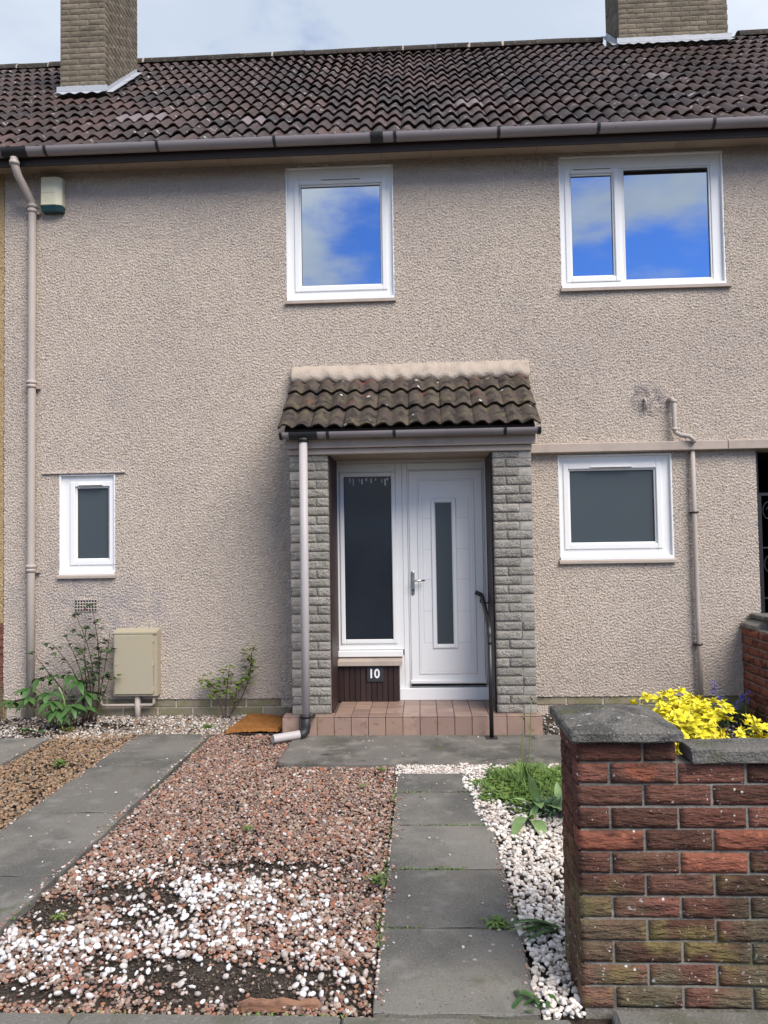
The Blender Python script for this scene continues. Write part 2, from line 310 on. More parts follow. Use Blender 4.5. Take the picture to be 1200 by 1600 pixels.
def glass_mirror():
    """coated double glazing over a dark room"""
    m = bpy.data.materials.new('clear_glazing'); m.use_nodes = True
    nt = m.node_tree; N, L = nt.nodes, nt.links; N.remove(N['Principled BSDF'])
    d = N.new('ShaderNodeBsdfDiffuse'); d.inputs[0].default_value = (.012, .014, .018, 1)
    g = N.new('ShaderNodeBsdfGlossy'); g.inputs['Color'].default_value = (.86, .94, 1, 1); g.inputs['Roughness'].default_value = .0
    x = N.new('ShaderNodeMixShader'); x.inputs[0].default_value = .56
    L.new(d.outputs[0], x.inputs[1]); L.new(g.outputs[0], x.inputs[2]); L.new(x.outputs[0], N['Material Output'].inputs[0]); return m
M['glazing'] = glass_mirror()

# ================================================================== THE SETTING
def sheet(name, x0, x1, y0, y1, z, m, label):
    return ob(name, mk(name, [(x0, y0, z), (x1, y0, z), (x1, y1, z), (x0, y1, z)], [(0, 1, 2, 3)], M[m]), kind='structure', label=label)
def build_ground():
    # soil, raised a little towards the house; the far sheet below it reaches the horizon
    sheet('terrain', -600, 600, -600, 600, -.16, 'soil', 'bare ground running out to the horizon')
    xs, ys = np.linspace(-9, 9, 361), np.linspace(-4.36, 4.5, 190)
    X, Y = np.meshgrid(xs, ys); n = RNG.normal(size=X.shape)
    for _ in range(2): n = (n + np.roll(n, 1, 0) + np.roll(n, 1, 1) + np.roll(n, -1, 0) + np.roll(n, -1, 1)) / 5
    Z = -.035 + .03*np.clip((Y+.9)/.8, 0, 1) + n*.012
    nx, ny = len(xs), len(ys); i = np.arange((ny-1)*(nx-1)); r, c = divmod(i, nx-1); a = r*nx+c
    ob('ground', mk('ground', np.stack([X, Y, Z], -1).reshape(-1, 3), np.stack([a, a+1, a+nx+1, a+nx], -1), M['soil'], True), kind='structure', label='dark bare soil of the front garden under the gravel')
    sheet('pavement', -40, 40, -8.4, -4.46, -.02, 'pavement', 'grey asphalt pavement in front of the garden')
    sheet('road', -40, 40, -15, -8.4, -.10, 'asphalt', 'dark asphalt road')
    k = ob('kerb', MB().box(-40, 40, -8.52, -8.4, -.15, -.01, .01).mesh('kerb', M['kerb']), kind='structure', label='concrete road kerb')
    # concrete edging along the front of the garden
    e = ob('garden_edging', None, loc=(0, -4.40, 0), kind='structure', label='mossy concrete edging along the front of the gravel')
    for x0, x1 in ((-3.0, -2.1), (-2.1, -1.19), (-1.19, -.29), (-.29, .46)):
        MB().box(x0+.003, x1-.003, -4.455, -4.362+random.uniform(-.004, .004), -.14, .008+random.uniform(-.004, .004), .008).part('edging_stone', M['kerb'], e)
    MB().box(.60, 2.2, -4.46, -4.312, -.14, .012, .015).part('wall_footing', M['kerb'], e)
build_ground()
def slab_mesh(name, w, d, t, m, seed):
    """a concrete flag with worn, slightly uneven edges; origin at its top centre"""
    rr = random.Random(seed); b = MB(); b.box(-w/2, w/2, -d/2, d/2, -t, 0, .006, 2)
    bmesh.ops.subdivide_edges(b.bm, edges=[e for e in b.bm.edges if e.calc_length() > .2], cuts=7, use_grid_fill=True)
    for v in b.bm.verts:
        if abs(abs(v.co.x)-w/2) < .008 or abs(abs(v.co.y)-d/2) < .008: v.co.x += rr.uniform(-.003, .003); v.co.y += rr.uniform(-.003, .003)
        v.co.z += rr.uniform(-.0008, .0008)
    return b.mesh(name, m)
def build_paths():
    p = ob('garden_path', None, loc=(.09, -3, 0), kind='structure', label='path of square grey concrete slabs leading to the porch')
    edges = [-1.70, -2.085, -2.648, -3.211, -3.774, -4.352]
    for i in range(5):
        y1, y0 = edges[i], edges[i+1]; d = y1-y0-.020
        ob('slab', slab_mesh('slab', .556, d, .05, M['concrete'], i), p, loc=(.092+random.uniform(-.004, .004), (y0+y1)/2, .004+random.uniform(-.002, .003)), rot=(random.uniform(-.004, .004), random.uniform(-.004, .004), random.uniform(-.004, .004)))
    a = ob('concrete_apron', slab_mesh('concrete_apron', 2.16, .80, .06, M['apron'], 9), loc=(.03, -1.10, .006), kind='structure', label='wide weathered concrete apron in front of the porch step')
    for nm, xc, w, ys, lab in (('driveway_strip', -2.06, .60, (-.60, -1.52, -2.46, -3.32, -4.35), 'grey concrete wheel strip crossing the gravel left of the path'),
                          ('driveway_strip', -3.42, .70, (-.72, -1.6, -2.5, -3.4, -4.35), 'partly buried grey concrete wheel strip at the left edge')):
        s = ob(nm, None, loc=(xc, -2.4, 0), kind='structure', label=lab)
        for i in range(len(ys)-1):
            d = ys[i]-ys[i+1]-.016
            ob('slab', slab_mesh('slab', w, d, .06, M['concrete'], 20+i), s, loc=(xc+random.uniform(-.006, .006), (ys[i]+ys[i+1])/2, .004+random.uniform(-.002, .004)), rot=(random.uniform(-.005, .005), random.uniform(-.005, .005), random.uniform(-.004, .004)))
build_paths()

# ================================================================== THE HOUSE
HX0, HX1 = -3.86, 5.2
house = thing('terraced_house', (0, 0, 0), 'beige roughcast terraced house with white windows and a tiled porch', 'house')
nextdoor = thing('neighbouring_house', (-5, 0, 0), 'golden roughcast house adjoining at the left edge of the picture', 'house')
HOLES = [(-1.195, -.197, 3.785, 5.045), (1.312, 2.777, 3.822, 5.05), (-3.337, -2.81, 1.300, 2.235), (1.24, 2.246, 1.368, 2.318), (-.80, .635, .0, 2.30), (2.98, 3.92, .0, 2.33)]
def axis_coords(a, b, step, snaps):
    cuts = sorted({a, b, *[s for s in snaps if a < s < b]}); out = []
    for p, q_ in zip(cuts, cuts[1:]):
        n = max(1, round((q_-p)/step)); out += list(np.linspace(p, q_, n+1)[:-1])
    return np.array(out+[b])
def build_roughcast(name, x0, x1, z0, z1, step, holes, m, parent, amp=.0064):
    xs = axis_coords(x0, x1, step, [h[i] for h in holes for i in (0, 1)]); zs = axis_coords(z0, z1, step, [h[i] for h in holes for i in (2, 3)])
    nx, nz = len(xs), len(zs); X, Z = np.meshgrid(xs, zs)
    g = RNG.normal(size=(nz, nx)); F = np.fft.fft2(g)
    fz, fx = np.fft.fftfreq(nz, step)[:, None], np.fft.fftfreq(nx, step)[None, :]
    k = np.sqrt((fx*.85)**2 + (fz*1.15)**2)            # lumps a little wider than tall
    flt = np.exp(-((k-44)/22)**2) + .15*np.exp(-(k/8)**2)
    h = np.real(np.fft.ifft2(F*flt)); h /= h.std()
    big = np.real(np.fft.ifft2(F*np.exp(-(k/1.1)**2))); big /= big.std()
    d = amp*np.tanh(h*.9-.25) + .0018*np.clip(big, -2, 2)
    P = np.stack([X, -.006-d, Z], -1).reshape(-1, 3)
    i = np.arange((nz-1)*(nx-1)); r, c = divmod(i, nx-1); a = r*nx+c
    cxm, czm = (xs[:-1]+xs[1:])[c]/2, (zs[:-1]+zs[1:])[r]/2
    keep = np.ones(len(i), bool)
    for h0 in holes: keep &= ~((cxm > h0[0]) & (cxm < h0[1]) & (czm > h0[2]) & (czm < h0[3]))
    F4 = np.stack([a, a+1, a+nx+1, a+nx], -1)[keep]
    return ob(name, mk(name, P, F4, m, True), parent)
def build_walls():
    build_roughcast('wall', HX0, 3.2, .165, 5.075, .0078, HOLES, M['roughcast'], house)
    w = MB()   # the solid wall behind the render coat, in pieces between the openings, and the stretch past the right edge
    w.box(3.201, HX1, -.004, .25, 2.33, 5.075); w.box(3.921, HX1, -.004, .25, .165, 2.33)
    for x0, x1, z0, z1 in ((HX0+.02, -3.337, -.1, 5.07), (-3.337, -2.81, -.1, 1.30), (-3.337, -2.81, 2.235, 5.07), (-2.81, -1.195, -.1, 5.07), (-1.195, -.80, -.1, 3.785), (-.8, -.197, 2.3, 3.785),
                           (-.197, .635, 2.3, 5.07), (.635, 1.24, -.1, 5.07), (1.24, 2.246, -.1, 1.368), (1.24, 1.312, 2.318, 5.07), (1.312, 2.777, 2.318, 3.822), (2.777, 3.2, 2.33, 5.07), (2.246, 2.777, -.1, 3.822) if False else (2.246, 2.777, -.1, 2.318), (2.777, 2.98, -.1, 2.33)):
        w.box(x0, x1, .012, .25, z0, z1)
    w.part('wall_core', M['roughcast'], house)
    pl = ob('plinth', MB().box(HX0, -.80, .020, .24, -.15, .168).box(.635, 2.98, .020, .24, -.15, .168).mesh('plinth', M['plinth']), house)
    br = []
    for sd_ in range(4):
        b = MB().box(-.155, .155, -.013, .02, -.036, .036, .006); rr = random.Random(sd_)
        for v in b.bm.verts: v.co += Vector((rr.uniform(-.002, .002), rr.uniform(-.002, .002), rr.uniform(-.002, .002)))
        br.append(b.mesh('brick', M['plinth']))
    for r in range(3):
        z = .128-r*.080
        for x0, x1 in ((HX0, -1.15), (.95, 2.98)):
            x = x0+.158 if r % 2 == 0 else x0+.31
            while x < x1-.10:
                ob('brick', random.choice(br), pl, loc=(x, .018, z)); x += .322
    # passage beside the house
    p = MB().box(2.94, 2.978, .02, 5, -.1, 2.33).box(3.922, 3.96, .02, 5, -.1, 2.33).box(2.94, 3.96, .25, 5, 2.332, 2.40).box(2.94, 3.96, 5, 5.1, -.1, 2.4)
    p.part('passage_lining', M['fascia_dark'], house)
    # neighbour at the left
    build_roughcast('wall', -6.4, HX0-.006, .87, 5.09, .016, [], M['roughcast_gold'], nextdoor, .006)
    MB().box(-6.4, HX0-.006, .0, .2, -.12, 5.08).part('wall_core', M['roughcast_gold'], nextdoor)
    n = MB().box(-6.4, HX0-.008, -.012, .02, -.12, .868).part('plinth', M['brick'], nextdoor)
    MB().box(-6.4, HX0-.002, -.234, .2, 5.092, 5.12).part('soffit', M['soffit_pale'], nextdoor)
    # eaves
    MB().box(HX0, HX1, -.241, .2, 5.076, 5.10).part('soffit', M['soffit'], house)
    for x in (-2.9, -1.7, -.3, .15, 1.1, 2.35): MB().box(x, x+.003, -.233, -.01, 5.0745, 5.08).part('soffit_joint', M['fascia_dark'], house)
    MB().box(-6.4, HX1, -.262, -.242, 5.026, 5.15).part('fascia', M['fascia_dark'], house)
    # concrete ledge right of the porch
    l = MB().box(.99, 2.712, -.085, .03, 2.330, 2.412, .006).box(2.716, HX1, -.085, .03, 2.330, 2.412, .006); l.part('ledge', M['beige_paint'], house)
    # drip line over the small window
    MB().box(-3.495, -2.712, -.024, .0, 2.238, 2.256, .004).part('lintel_drip', M['roughcast'], house)
    # pierced clay air vent
    v = MB()
    for r in range(4):
        for c in range(8): v.box(-3.185+c*.0262, -3.167+c*.0262, -.0135, -.012, .975+r*.027, .991+r*.027)
    vt = MB().box(-3.193, -2.975, -.012, .01, .967, 1.085, .002).part('air_vent', M['roughcast'], house)
    v.part('vent_hole', M['gasket'], vt)
build_walls()

# ------------------------------------------------------------------ roof
TW, WAVE = .268, .134
def tile_mesh(name, L, m, seed, seg=16, amp=.020, th=.016, lift=.032):
    """double pantile: two rolls across, thick lower edge; local x across, y up the slope, z out"""
    rr = random.Random(seed); v, f = [], []
    xs = [-.004+(TW+.004)*i/seg for i in range(seg+1)]
    h = [amp*(math.sin(2*math.pi*x/WAVE-1.2)+.18*math.sin(4*math.pi*x/WAVE)) for x in xs]
    jy = [rr.uniform(-.004, .004) for _ in xs]
    n = seg+1
    if seed % 3 == 1: k = rr.randrange(2, seg-2); jy[k] += .012; jy[k+1] += .009
    for x, z, j in zip(xs, h, jy): v.append((x, j, z+lift))                      # 0 lower edge, top
    for x, z in zip(xs, h): v.append((x, L*.5, z+lift*.5+rr.uniform(-.001, .001)))
    for x, z in zip(xs, h): v.append((x, L, z))
    for x, z, j in zip(xs, h, jy): v.append((x, j, z+lift))                      # 3 front face
    for x, z, j in zip(xs, h, jy): v.append((x, j+.002, z+lift-th))
    for x, z in zip(xs, h): v.append((x, L, z-th))
    for i in range(seg):
        f += [(i, i+1, n+i+1, n+i), (n+i, n+i+1, 2*n+i+1, 2*n+i), (4*n+i, 4*n+i+1, 3*n+i+1, 3*n+i), (5*n+i, 5*n+i+1, 4*n+i+1, 4*n+i)]
    f += [(0, n, 2*n, 5*n, 4*n), (seg, 4*n+seg, 5*n+seg, 2*n+seg, n+seg)]
    me = mk(name, v, f, m, True)
    return me
RP = math.atan((8.29-5.15)/3.675); Y0, Z0 = -.28, 5.15; GA = .345; ROWS = 14
def roof_pt(x, s, n=0.):
    """point on the roof slope: s metres up from the eave, n metres off it"""
    return (x, Y0+s*math.cos(RP)-n*math.sin(RP), Z0+s*math.sin(RP)+n*math.cos(RP))
CHIM = [dict(x0=-4.085, x1=-3.565, y0=1.60, y1=2.62, zt=8.76), dict(x0=2.70, x1=4.08, y0=2.95, y1=3.62, zt=9.32)]
def build_roof():
    def deck(par, x0, x1):
        a, b = roof_pt(0, .0, -.03), roof_pt(0, GA*ROWS, -.03)
        return MB().prism([(a[1], a[2]), (b[1], b[2]), (7.0, 5.105), (-.2, 5.105)], x0, x1).part('roof', M['fascia_dark'], par)
    rh, rn = deck(house, HX0, HX1), deck(nextdoor, -6.4, HX0)
    tiles = [tile_mesh('roof_tile', GA+.05, M['tile'], s) for s in range(6)]; pale = tile_mesh('roof_tile', GA+.05, M['tile_pale'], 3)
    c0 = round((-6.4-HX0)/TW); c1 = round((HX1-HX0)/TW)
    camp = Vector((0, -6.95, 1.57)); minv = cam.matrix_world.inverted()
    cand = []
    for r in range(ROWS):
        for c in range(c0, c1):
            x = HX0+c*TW; s = r*GA; p = Vector(roof_pt(x+TW/2, s+.1)); q_ = minv @ p
            u = 600+1200*q_.x/-q_.z; vis = -40 < u < 1240
            if any(k['x0']-.02 < p.x < k['x1']+.02 and k['y0']+.05 < p.y < k['y1']+.02 for k in CHIM): continue
            cand.append((q_.length, vis, x, s, r, c))
    cand.sort(key=lambda t: (not t[1], t[0]))
    cnt = {0: 0, 1: 0}; rest = []
    for d, vis, x, s, r, c in cand:
        w = 1 if c < 0 else 0
        loc = roof_pt(x+random.uniform(-.004, .004), s+random.uniform(-.007, .007), random.uniform(-.003, .004)); rot = (RP+random.uniform(-.008, .008), random.uniform(-.008, .008), random.uniform(-.012, .012))
        special = (r, c) in ((3, 16), (6, 24), (3, 3), (2, 8), (9, -1), (3, 4))
        me = pale if special else random.choice(tiles)
        if vis and cnt[w] < 300: cnt[w] += 1; ob('roof_tile', me, rn if w else rh, loc=loc, rot=rot)
        else: rest.append((w, me, loc, rot))
    for w, par in ((0, rh), (1, rn)):
        V, F, n = [], [], 0
        for ww, me, loc, rot in rest:
            if ww != w: continue
            mm = Matrix.LocRotScale(Vector(loc), Euler(rot), None)
            V += [mm @ q_.co for q_ in me.vertices]; F += [[i+n for i in p.vertices] for p in me.polygons]; n += len(me.vertices)
        if V: ob('far_roof_tile', mk('far_roof_tile', V, F, M['tile'], True), par, kind='stuff')
    # ridge caps bedded in mortar
    s = GA*ROWS; y, z = roof_pt(0, s)[1:]
    prof = [(y+math.cos(a)*.115, z-.035+math.sin(a)*.115) for a in [math.pi*k/10 for k in range(11)]]
    rm = MB().prism([(u-y, v-z) for u, v in prof], -.222, .222).mesh('ridge_tile', M['ridge'])
    x = -6.2
    while x < 5.1:
        par = rn if x < HX0 else rh
        if not any(k['x0']-.25 < x < k['x1']+.25 and k['y1'] > y for k in CHIM):
            ob('ridge_tile', rm, par, loc=(x, y, z+random.uniform(-.004, .006)), rot=(random.uniform(-.03, .03), random.uniform(-.012, .012), random.uniform(-.01, .01)))
            if random.random() < .45: MB().prism([(y+math.cos(a)*.1185, z-.035+math.sin(a)*.1185) for a in [math.pi*k/10 for k in range(11)]], x-.225-random.uniform(.006, .022), x-.225+random.uniform(.006, .022)).part('ridge_mortar', M['cement'], par)
        x += .45
build_roof()
def rough_block(name, w, h, d, m, seed, nx, nz, amp, bev=.004, sm=False):
    """block with its face towards -y, displaced; origin at face centre"""
    rr = np.random.default_rng(seed); xs, zs = np.linspace(-w/2, w/2, nx+1), np.linspace(-h/2, h/2, nz+1)
    g = rr.normal(size=(nz+1, nx+1)); g = g + .5*np.roll(g, 1, 1)
    V, F = [], []
    for j, z in enumerate(zs):
        for i, x in enumerate(xs):
            edge = i in (0, nx) or j in (0, nz)
            y = 0.0 if edge else -amp*(.6+.45*g[j, i])
            V.append((x+(rr.uniform(-1, 1)*.3*amp if not edge else rr.uniform(-.0012, .0012)), y+(bev if edge else 0), z+rr.uniform(-.0012, .0012)))
    n = nx+1
    for j in range(nz):
        for i in range(nx): F.append((j*n+i, j*n+i+1, (j+1)*n+i+1, (j+1)*n+i))
    loop = [i for i in range(nx)] + [j*n+nx for j in range(nz)] + [nz*n+i for i in range(nx, 0, -1)] + [j*n for j in range(nz, 0, -1)]
    b0 = len(V); V += [(V[i][0], d, V[i][2]) for i in loop]
    for k in range(len(loop)): F.append((loop[(k+1) % len(loop)], loop[k], b0+k, b0+(k+1) % len(loop)))
    me = mk(name, V, F, m)
    if sm: me.polygons.foreach_set('use_smooth', np.arange(len(me.polygons)) < nx*nz)
    return me
def build_chimneys():
    bl = [rough_block('brick', .218, .059, .03, M['chimney'], s, 7, 3, .0022) for s in range(4)]
    bh = [rough_block('brick', .105, .059, .03, M['chimney'], s+9, 4, 3, .0022) for s in range(3)]
    for k in CHIM:
        zb = 5.0
        c = MB().box(k['x0'], k['x1'], k['y0'], k['y1'], zb, k['zt']).part('chimney', M['chimney_joint'], house)
        zr = Z0+(k['y0']-Y0)*math.tan(RP)
        z = zr+.172; row = 0
        while z < k['zt']-.02:
            def run(a, b, fn, off, vis):
                t = a
                first = True
                while t < b-.03:
                    L = .105 if (first and off) else .218
                    L_ = min(L, b-t)
                    me = random.choice(bl if L_ > .15 else bh); base = .218 if L_ > .15 else .105
                    fn(me, t+L_/2, L_/base); t += L+.009; first = False
            run(k['x0']-.006, k['x1']+.006, lambda me, t, s_: ob('brick', me, c, loc=(t, k['y0']-.008, z), scale=(s_, 1, 1)), row % 2, True)
            if k['x0'] < 0: run(k['y0']+.004, k['y1'], lambda me, t, s_: ob('brick', me, c, loc=(k['x1']+.008, t, z), rot=(0, 0, R(90)), scale=(s_, 1, 1)), (row+1) % 2, True)
            else: run(k['y0']+.004, k['y1'], lambda me, t, s_: ob('brick', me, c, loc=(k['x0']-.008, t, z), rot=(0, 0, R(-90)), scale=(s_, 1, 1)), (row+1) % 2, True)
            z += .0665; row += 1
        MB().box(k['x0']-.05, k['x1']+.05, k['y0']-.05, k['y1']+.05, k['zt'], k['zt']+.09, .01).part('chimney_cap', M['cement'], c)
        # lead apron: upstand on the face, skirt dressed down over the tiles, soaker band up the side
        f = MB(); yf = k['y0']-.024; n = 24; vs = []; off = .062/math.cos(RP)
        for i in range(n+1):
            x = k['x0']-.04+(k['x1']-k['x0']+.08)*i/n; wv = .014*math.sin(2*math.pi*(x-HX0)/WAVE-1.2)
            vs.append([(x, yf, zr+.140+random.uniform(-.004, .004)), (x, yf-.002, zr+.075), (x, yf-.10, zr-.10*math.tan(RP)+off+wv*.8)])
        for i in range(n):
            for j in range(2): f.poly([vs[i][j], vs[i+1][j], vs[i+1][j+1], vs[i][j+1]])
        left = k['x0'] < 0; xs_ = k['x1']+.024 if left else k['x0']-.024; dx = .07 if left else -.07
        st = max(3, int((k['y1']-k['y0'])/.12))
        for i in range(st):
            ya, yb = k['y0']-.02+i*.12, k['y0']+(i+1)*.12-.018; za, zb_ = Z0+(ya-Y0)*math.tan(RP), Z0+(yb-Y0)*math.tan(RP)
            f.poly([(xs_, ya, za+.03), (xs_, yb, zb_+.03), (xs_, yb, zb_+.125), (xs_, ya, za+.132)])
            f.poly([(xs_, ya, za+.075), (xs_, yb, zb_+.075), (xs_+dx, yb, zb_+.055+off*.2), (xs_+dx, ya, za+.055+off*.2)])
        o = f.part('lead_flashing', M['lead'], c)
        md = o.modifiers.new('thick', 'SOLIDIFY'); md.thickness = .004
build_chimneys()
def half_gutter(x0, x1, y, z, r, t=.004, k_=1.0):
    a = [math.pi+math.pi*i/16 for i in range(17)]
    o = [(y+math.cos(k)*r, z+math.sin(k)*r*k_) for k in a]; i_ = [(y+math.cos(k)*(r-t), z+math.sin(k)*(r-t)*k_) for k in reversed(a)]
    return MB().prism(o+i_, x0, x1)
def build_gutters():
    y, z, r = -.315, 5.148, .058; K = 1.10
    for par, spans in ((nextdoor, [(-6.4, -3.90)]), (house, [(-3.898, -.335), (-.333, 3.4), (3.402, HX1)])):
        for a, b in spans:
            g = half_gutter(a, b, y, z, r, k_=K).part('gutter', M['gutter'], par)
            if par is house and a < -3:
                half_gutter(-3.70, -3.47, y, z+.001, r+.006, .010, K).part('gutter_outlet', M['black_plastic'], g)
            if a > -.5 and a < 0: half_gutter(-.38, -.27, y, z+.001, r+.007, .011, K).part('gutter_union', M['black_plastic'], g)
            bx = {(-3.898, -.335): (-3.30, -2.28, -1.23), (-.333, 3.4): (-.165, .74, 1.60, 2.58)}.get((a, b), (a+.7,))
            for x in bx: half_gutter(x-.013, x+.013, y, z+.001, r+.005, .009, K).part('gutter_bracket', M['black_plastic'], g)
    # main downpipe at the left, with a swan neck
    d = MB().tube([(-3.60, -.315, 5.08), (-3.60, -.312, 5.02), (-3.592, -.27, 4.94), (-3.572, -.085, 4.80), (-3.569, -.058, 4.74), (-3.569, -.055, 4.5), (-3.577, -.055, 1.4), (-3.582, -.055, .02)], .036, 16).part('downpipe', M['pipe_beige'], house)
    for zz, rr in ((5.03, .044), (4.745, .046), (4.70, .044), (3.09, .046), (3.055, .043), (1.39, .046), (1.355, .043)):
        yy = -.313 if zz > 5 else -.055; xx = -3.60 if zz > 5 else -3.569-.012*(4.5-zz)/4.5
        MB().tube([(xx, yy, zz-.016), (xx, yy, zz+.016)], rr, 16).part('pipe_collar', M['pipe_beige'], d)
    for zz in (4.685, 3.04, 1.34): MB().box(-3.635, -3.505, -.05, .0, zz-.01, zz+.01, .002).part('pipe_clip', M['beige_paint'], d)
    # waste pipe at the right: stub, swan neck over the ledge, long drop below
    p = MB(); p.tube([(2.235, .0, 2.79), (2.25, -.05, 2.795), (2.262, -.062, 2.76), (2.262, -.06, 2.55), (2.272, -.062, 2.49), (2.31, -.08, 2.462), (2.375, -.11, 2.448), (2.405, -.112, 2.42), (2.41, -.105, 2.39)], .021, 12)
    p.tube([(2.416, -.048, 2.335), (2.416, -.048, 1.8), (2.418, -.048, .9), (2.425, -.048, -.02)], .021, 12)
    w = p.part('waste_pipe', M['pipe_beige'], house)
    for zz in (2.77, 2.52): MB().tube([(2.262, -.061, zz-.014), (2.262, -.061, zz+.014)], .025, 12).part('pipe_collar', M['pipe_beige'], w)
    for zz in (1.78, .62): MB().tube([(2.418, -.048, zz-.008), (2.418, -.048, zz+.008)], .026, 12).box(2.38, 2.46, -.04, .0, zz-.006, zz+.006).part('pipe_clip', M['fascia_dark'], w)
    MB().tube([(2.015, .0, 2.80), (2.022, -.03, 2.802), (2.026, -.034, 2.78), (2.03, -.028, 2.70)], .010, 8).part('overflow_stub', M['pipe_beige'], house)
build_gutters()

# ------------------------------------------------------------------ windows
def window(x0, x1, z0, z1, lights, glass, sill=(.0, .0), mull=None, vent=None, rev=.055, fw=.062, top=.07):
    """white window set back in its opening. lights: list of (x0,x1,z0,z1,opening)"""
    wl, wr = lights[0][0]-.0175-x0, x1-lights[-1][1]-.0175; zb, zt = min(l[2] for l in lights)-.0175, max(l[3] for l in lights)+.0175
    w = MB().box(x0, x0+wl, rev-.028, rev+.05, z0+.03, z1, .003).box(x1-wr, x1, rev-.028, rev+.05, z0+.03, z1, .003)
    w.box(x0+wl-.001, x1-wr+.001, rev-.0273, rev+.0493, zt, z1-.0007, .003).box(x0+wl-.001, x1-wr+.001, rev-.0273, rev+.0493, z0+.0307, zb, .003)
    w = w.part('window', M['upvc'], house)
    # reveal trims lining the opening
    t = MB().box(x0-.001, x0+.014, -.004, rev-.03, z0+.034, z1-.001, .002).box(x1-.014, x1+.001, -.004, rev-.03, z0+.034, z1-.001, .002).box(x0+.015, x1-.015, -.004, rev-.03, z1-.016, z1-.0015, .002)
    t.part('reveal_trim', M['upvc'], w)
    if mull: MB().box(lights[0][1]+.018, lights[1][0]-.018, rev-.024, rev+.045, zb+.001, zt-.001, .003).part('mullion', M['upvc'], w)
    for (a, b, c, d, op) in lights:
        if op:
            MB().frame(a-.062, b+.062, c-.062, d+.062, rev-.040, rev+.03, .046, .005).part('sash', M['upvc'], w)
        MB().frame(a-.017, b+.017, c-.017, d+.017, rev-.02, rev+.03, .016, .004).part('glazing_bead', M['upvc'], w)
        MB().frame(a-.0015, b+.0015, c-.0015, d+.0015, rev-.006, rev+.028, .004, 0).part('gasket', M['gasket'], w)
        ob('pane', mk('pane', [(a, rev, c), (b, rev, c), (b, rev, d), (a, rev, d), (a, rev+.024, c), (b, rev+.024, c), (b, rev+.024, d), (a, rev+.024, d)],
                      [(0, 1, 2, 3), (5, 4, 7, 6), (4, 0, 3, 7), (1, 5, 6, 2), (3, 2, 6, 7), (4, 5, 1, 0)], M[glass]), w)
    if vent:
        vx0, vx1, vz = vent
        v = MB().box(vx0, vx1, rev-.056, rev-.03, vz-.009, vz+.009, .004).part('trickle_vent', M['upvc'], w)
        MB().box(vx0+.006, vx1-.006, rev-.0565, rev-.05, vz-.0085, vz-.004).part('vent_slot', M['gasket'], v)
    # sloping masonry sill
    s0, s1 = x0-.008, x1+sill[0]+.01
    MB().prism([(-.038, z0-.026), (-.038, z0-.004), (rev-.01, z0+.028), (rev-.01, z0-.026)], s0, s1).part('sill', M['beige_paint'], w)
    MB().prism([(-.018, z0+.006), (-.018, z0+.030), (rev-.02, z0+.046), (rev-.02, z0+.020)], x0+.004, x1-.004).part('sill_board', M['upvc'], w)
    return w
window(-1.195, -.197, 3.785, 5.045, [(-1.058, -.324, 3.944, 4.872, True)], 'glazing', vent=(-.87, -.50, 4.925))
window(1.312, 2.777, 3.822, 5.05, [(1.428, 1.794, 3.955, 4.878, True), (1.906, 2.660, 3.908, 4.918, False)], 'glazing', mull=1.868, vent=(1.44, 1.785, 4.93), sill=(.03, 0))
window(-3.337, -2.81, 1.300, 2.235, [(-3.182, -2.889, 1.455, 2.103, True)], 'obscure', vent=(-3.16, -2.93, 2.135))
window(1.24, 2.246, 1.368, 2.318, [(1.351, 2.095, 1.530, 2.173, True)], 'obscure', vent=(1.53, 1.90, 2.205))

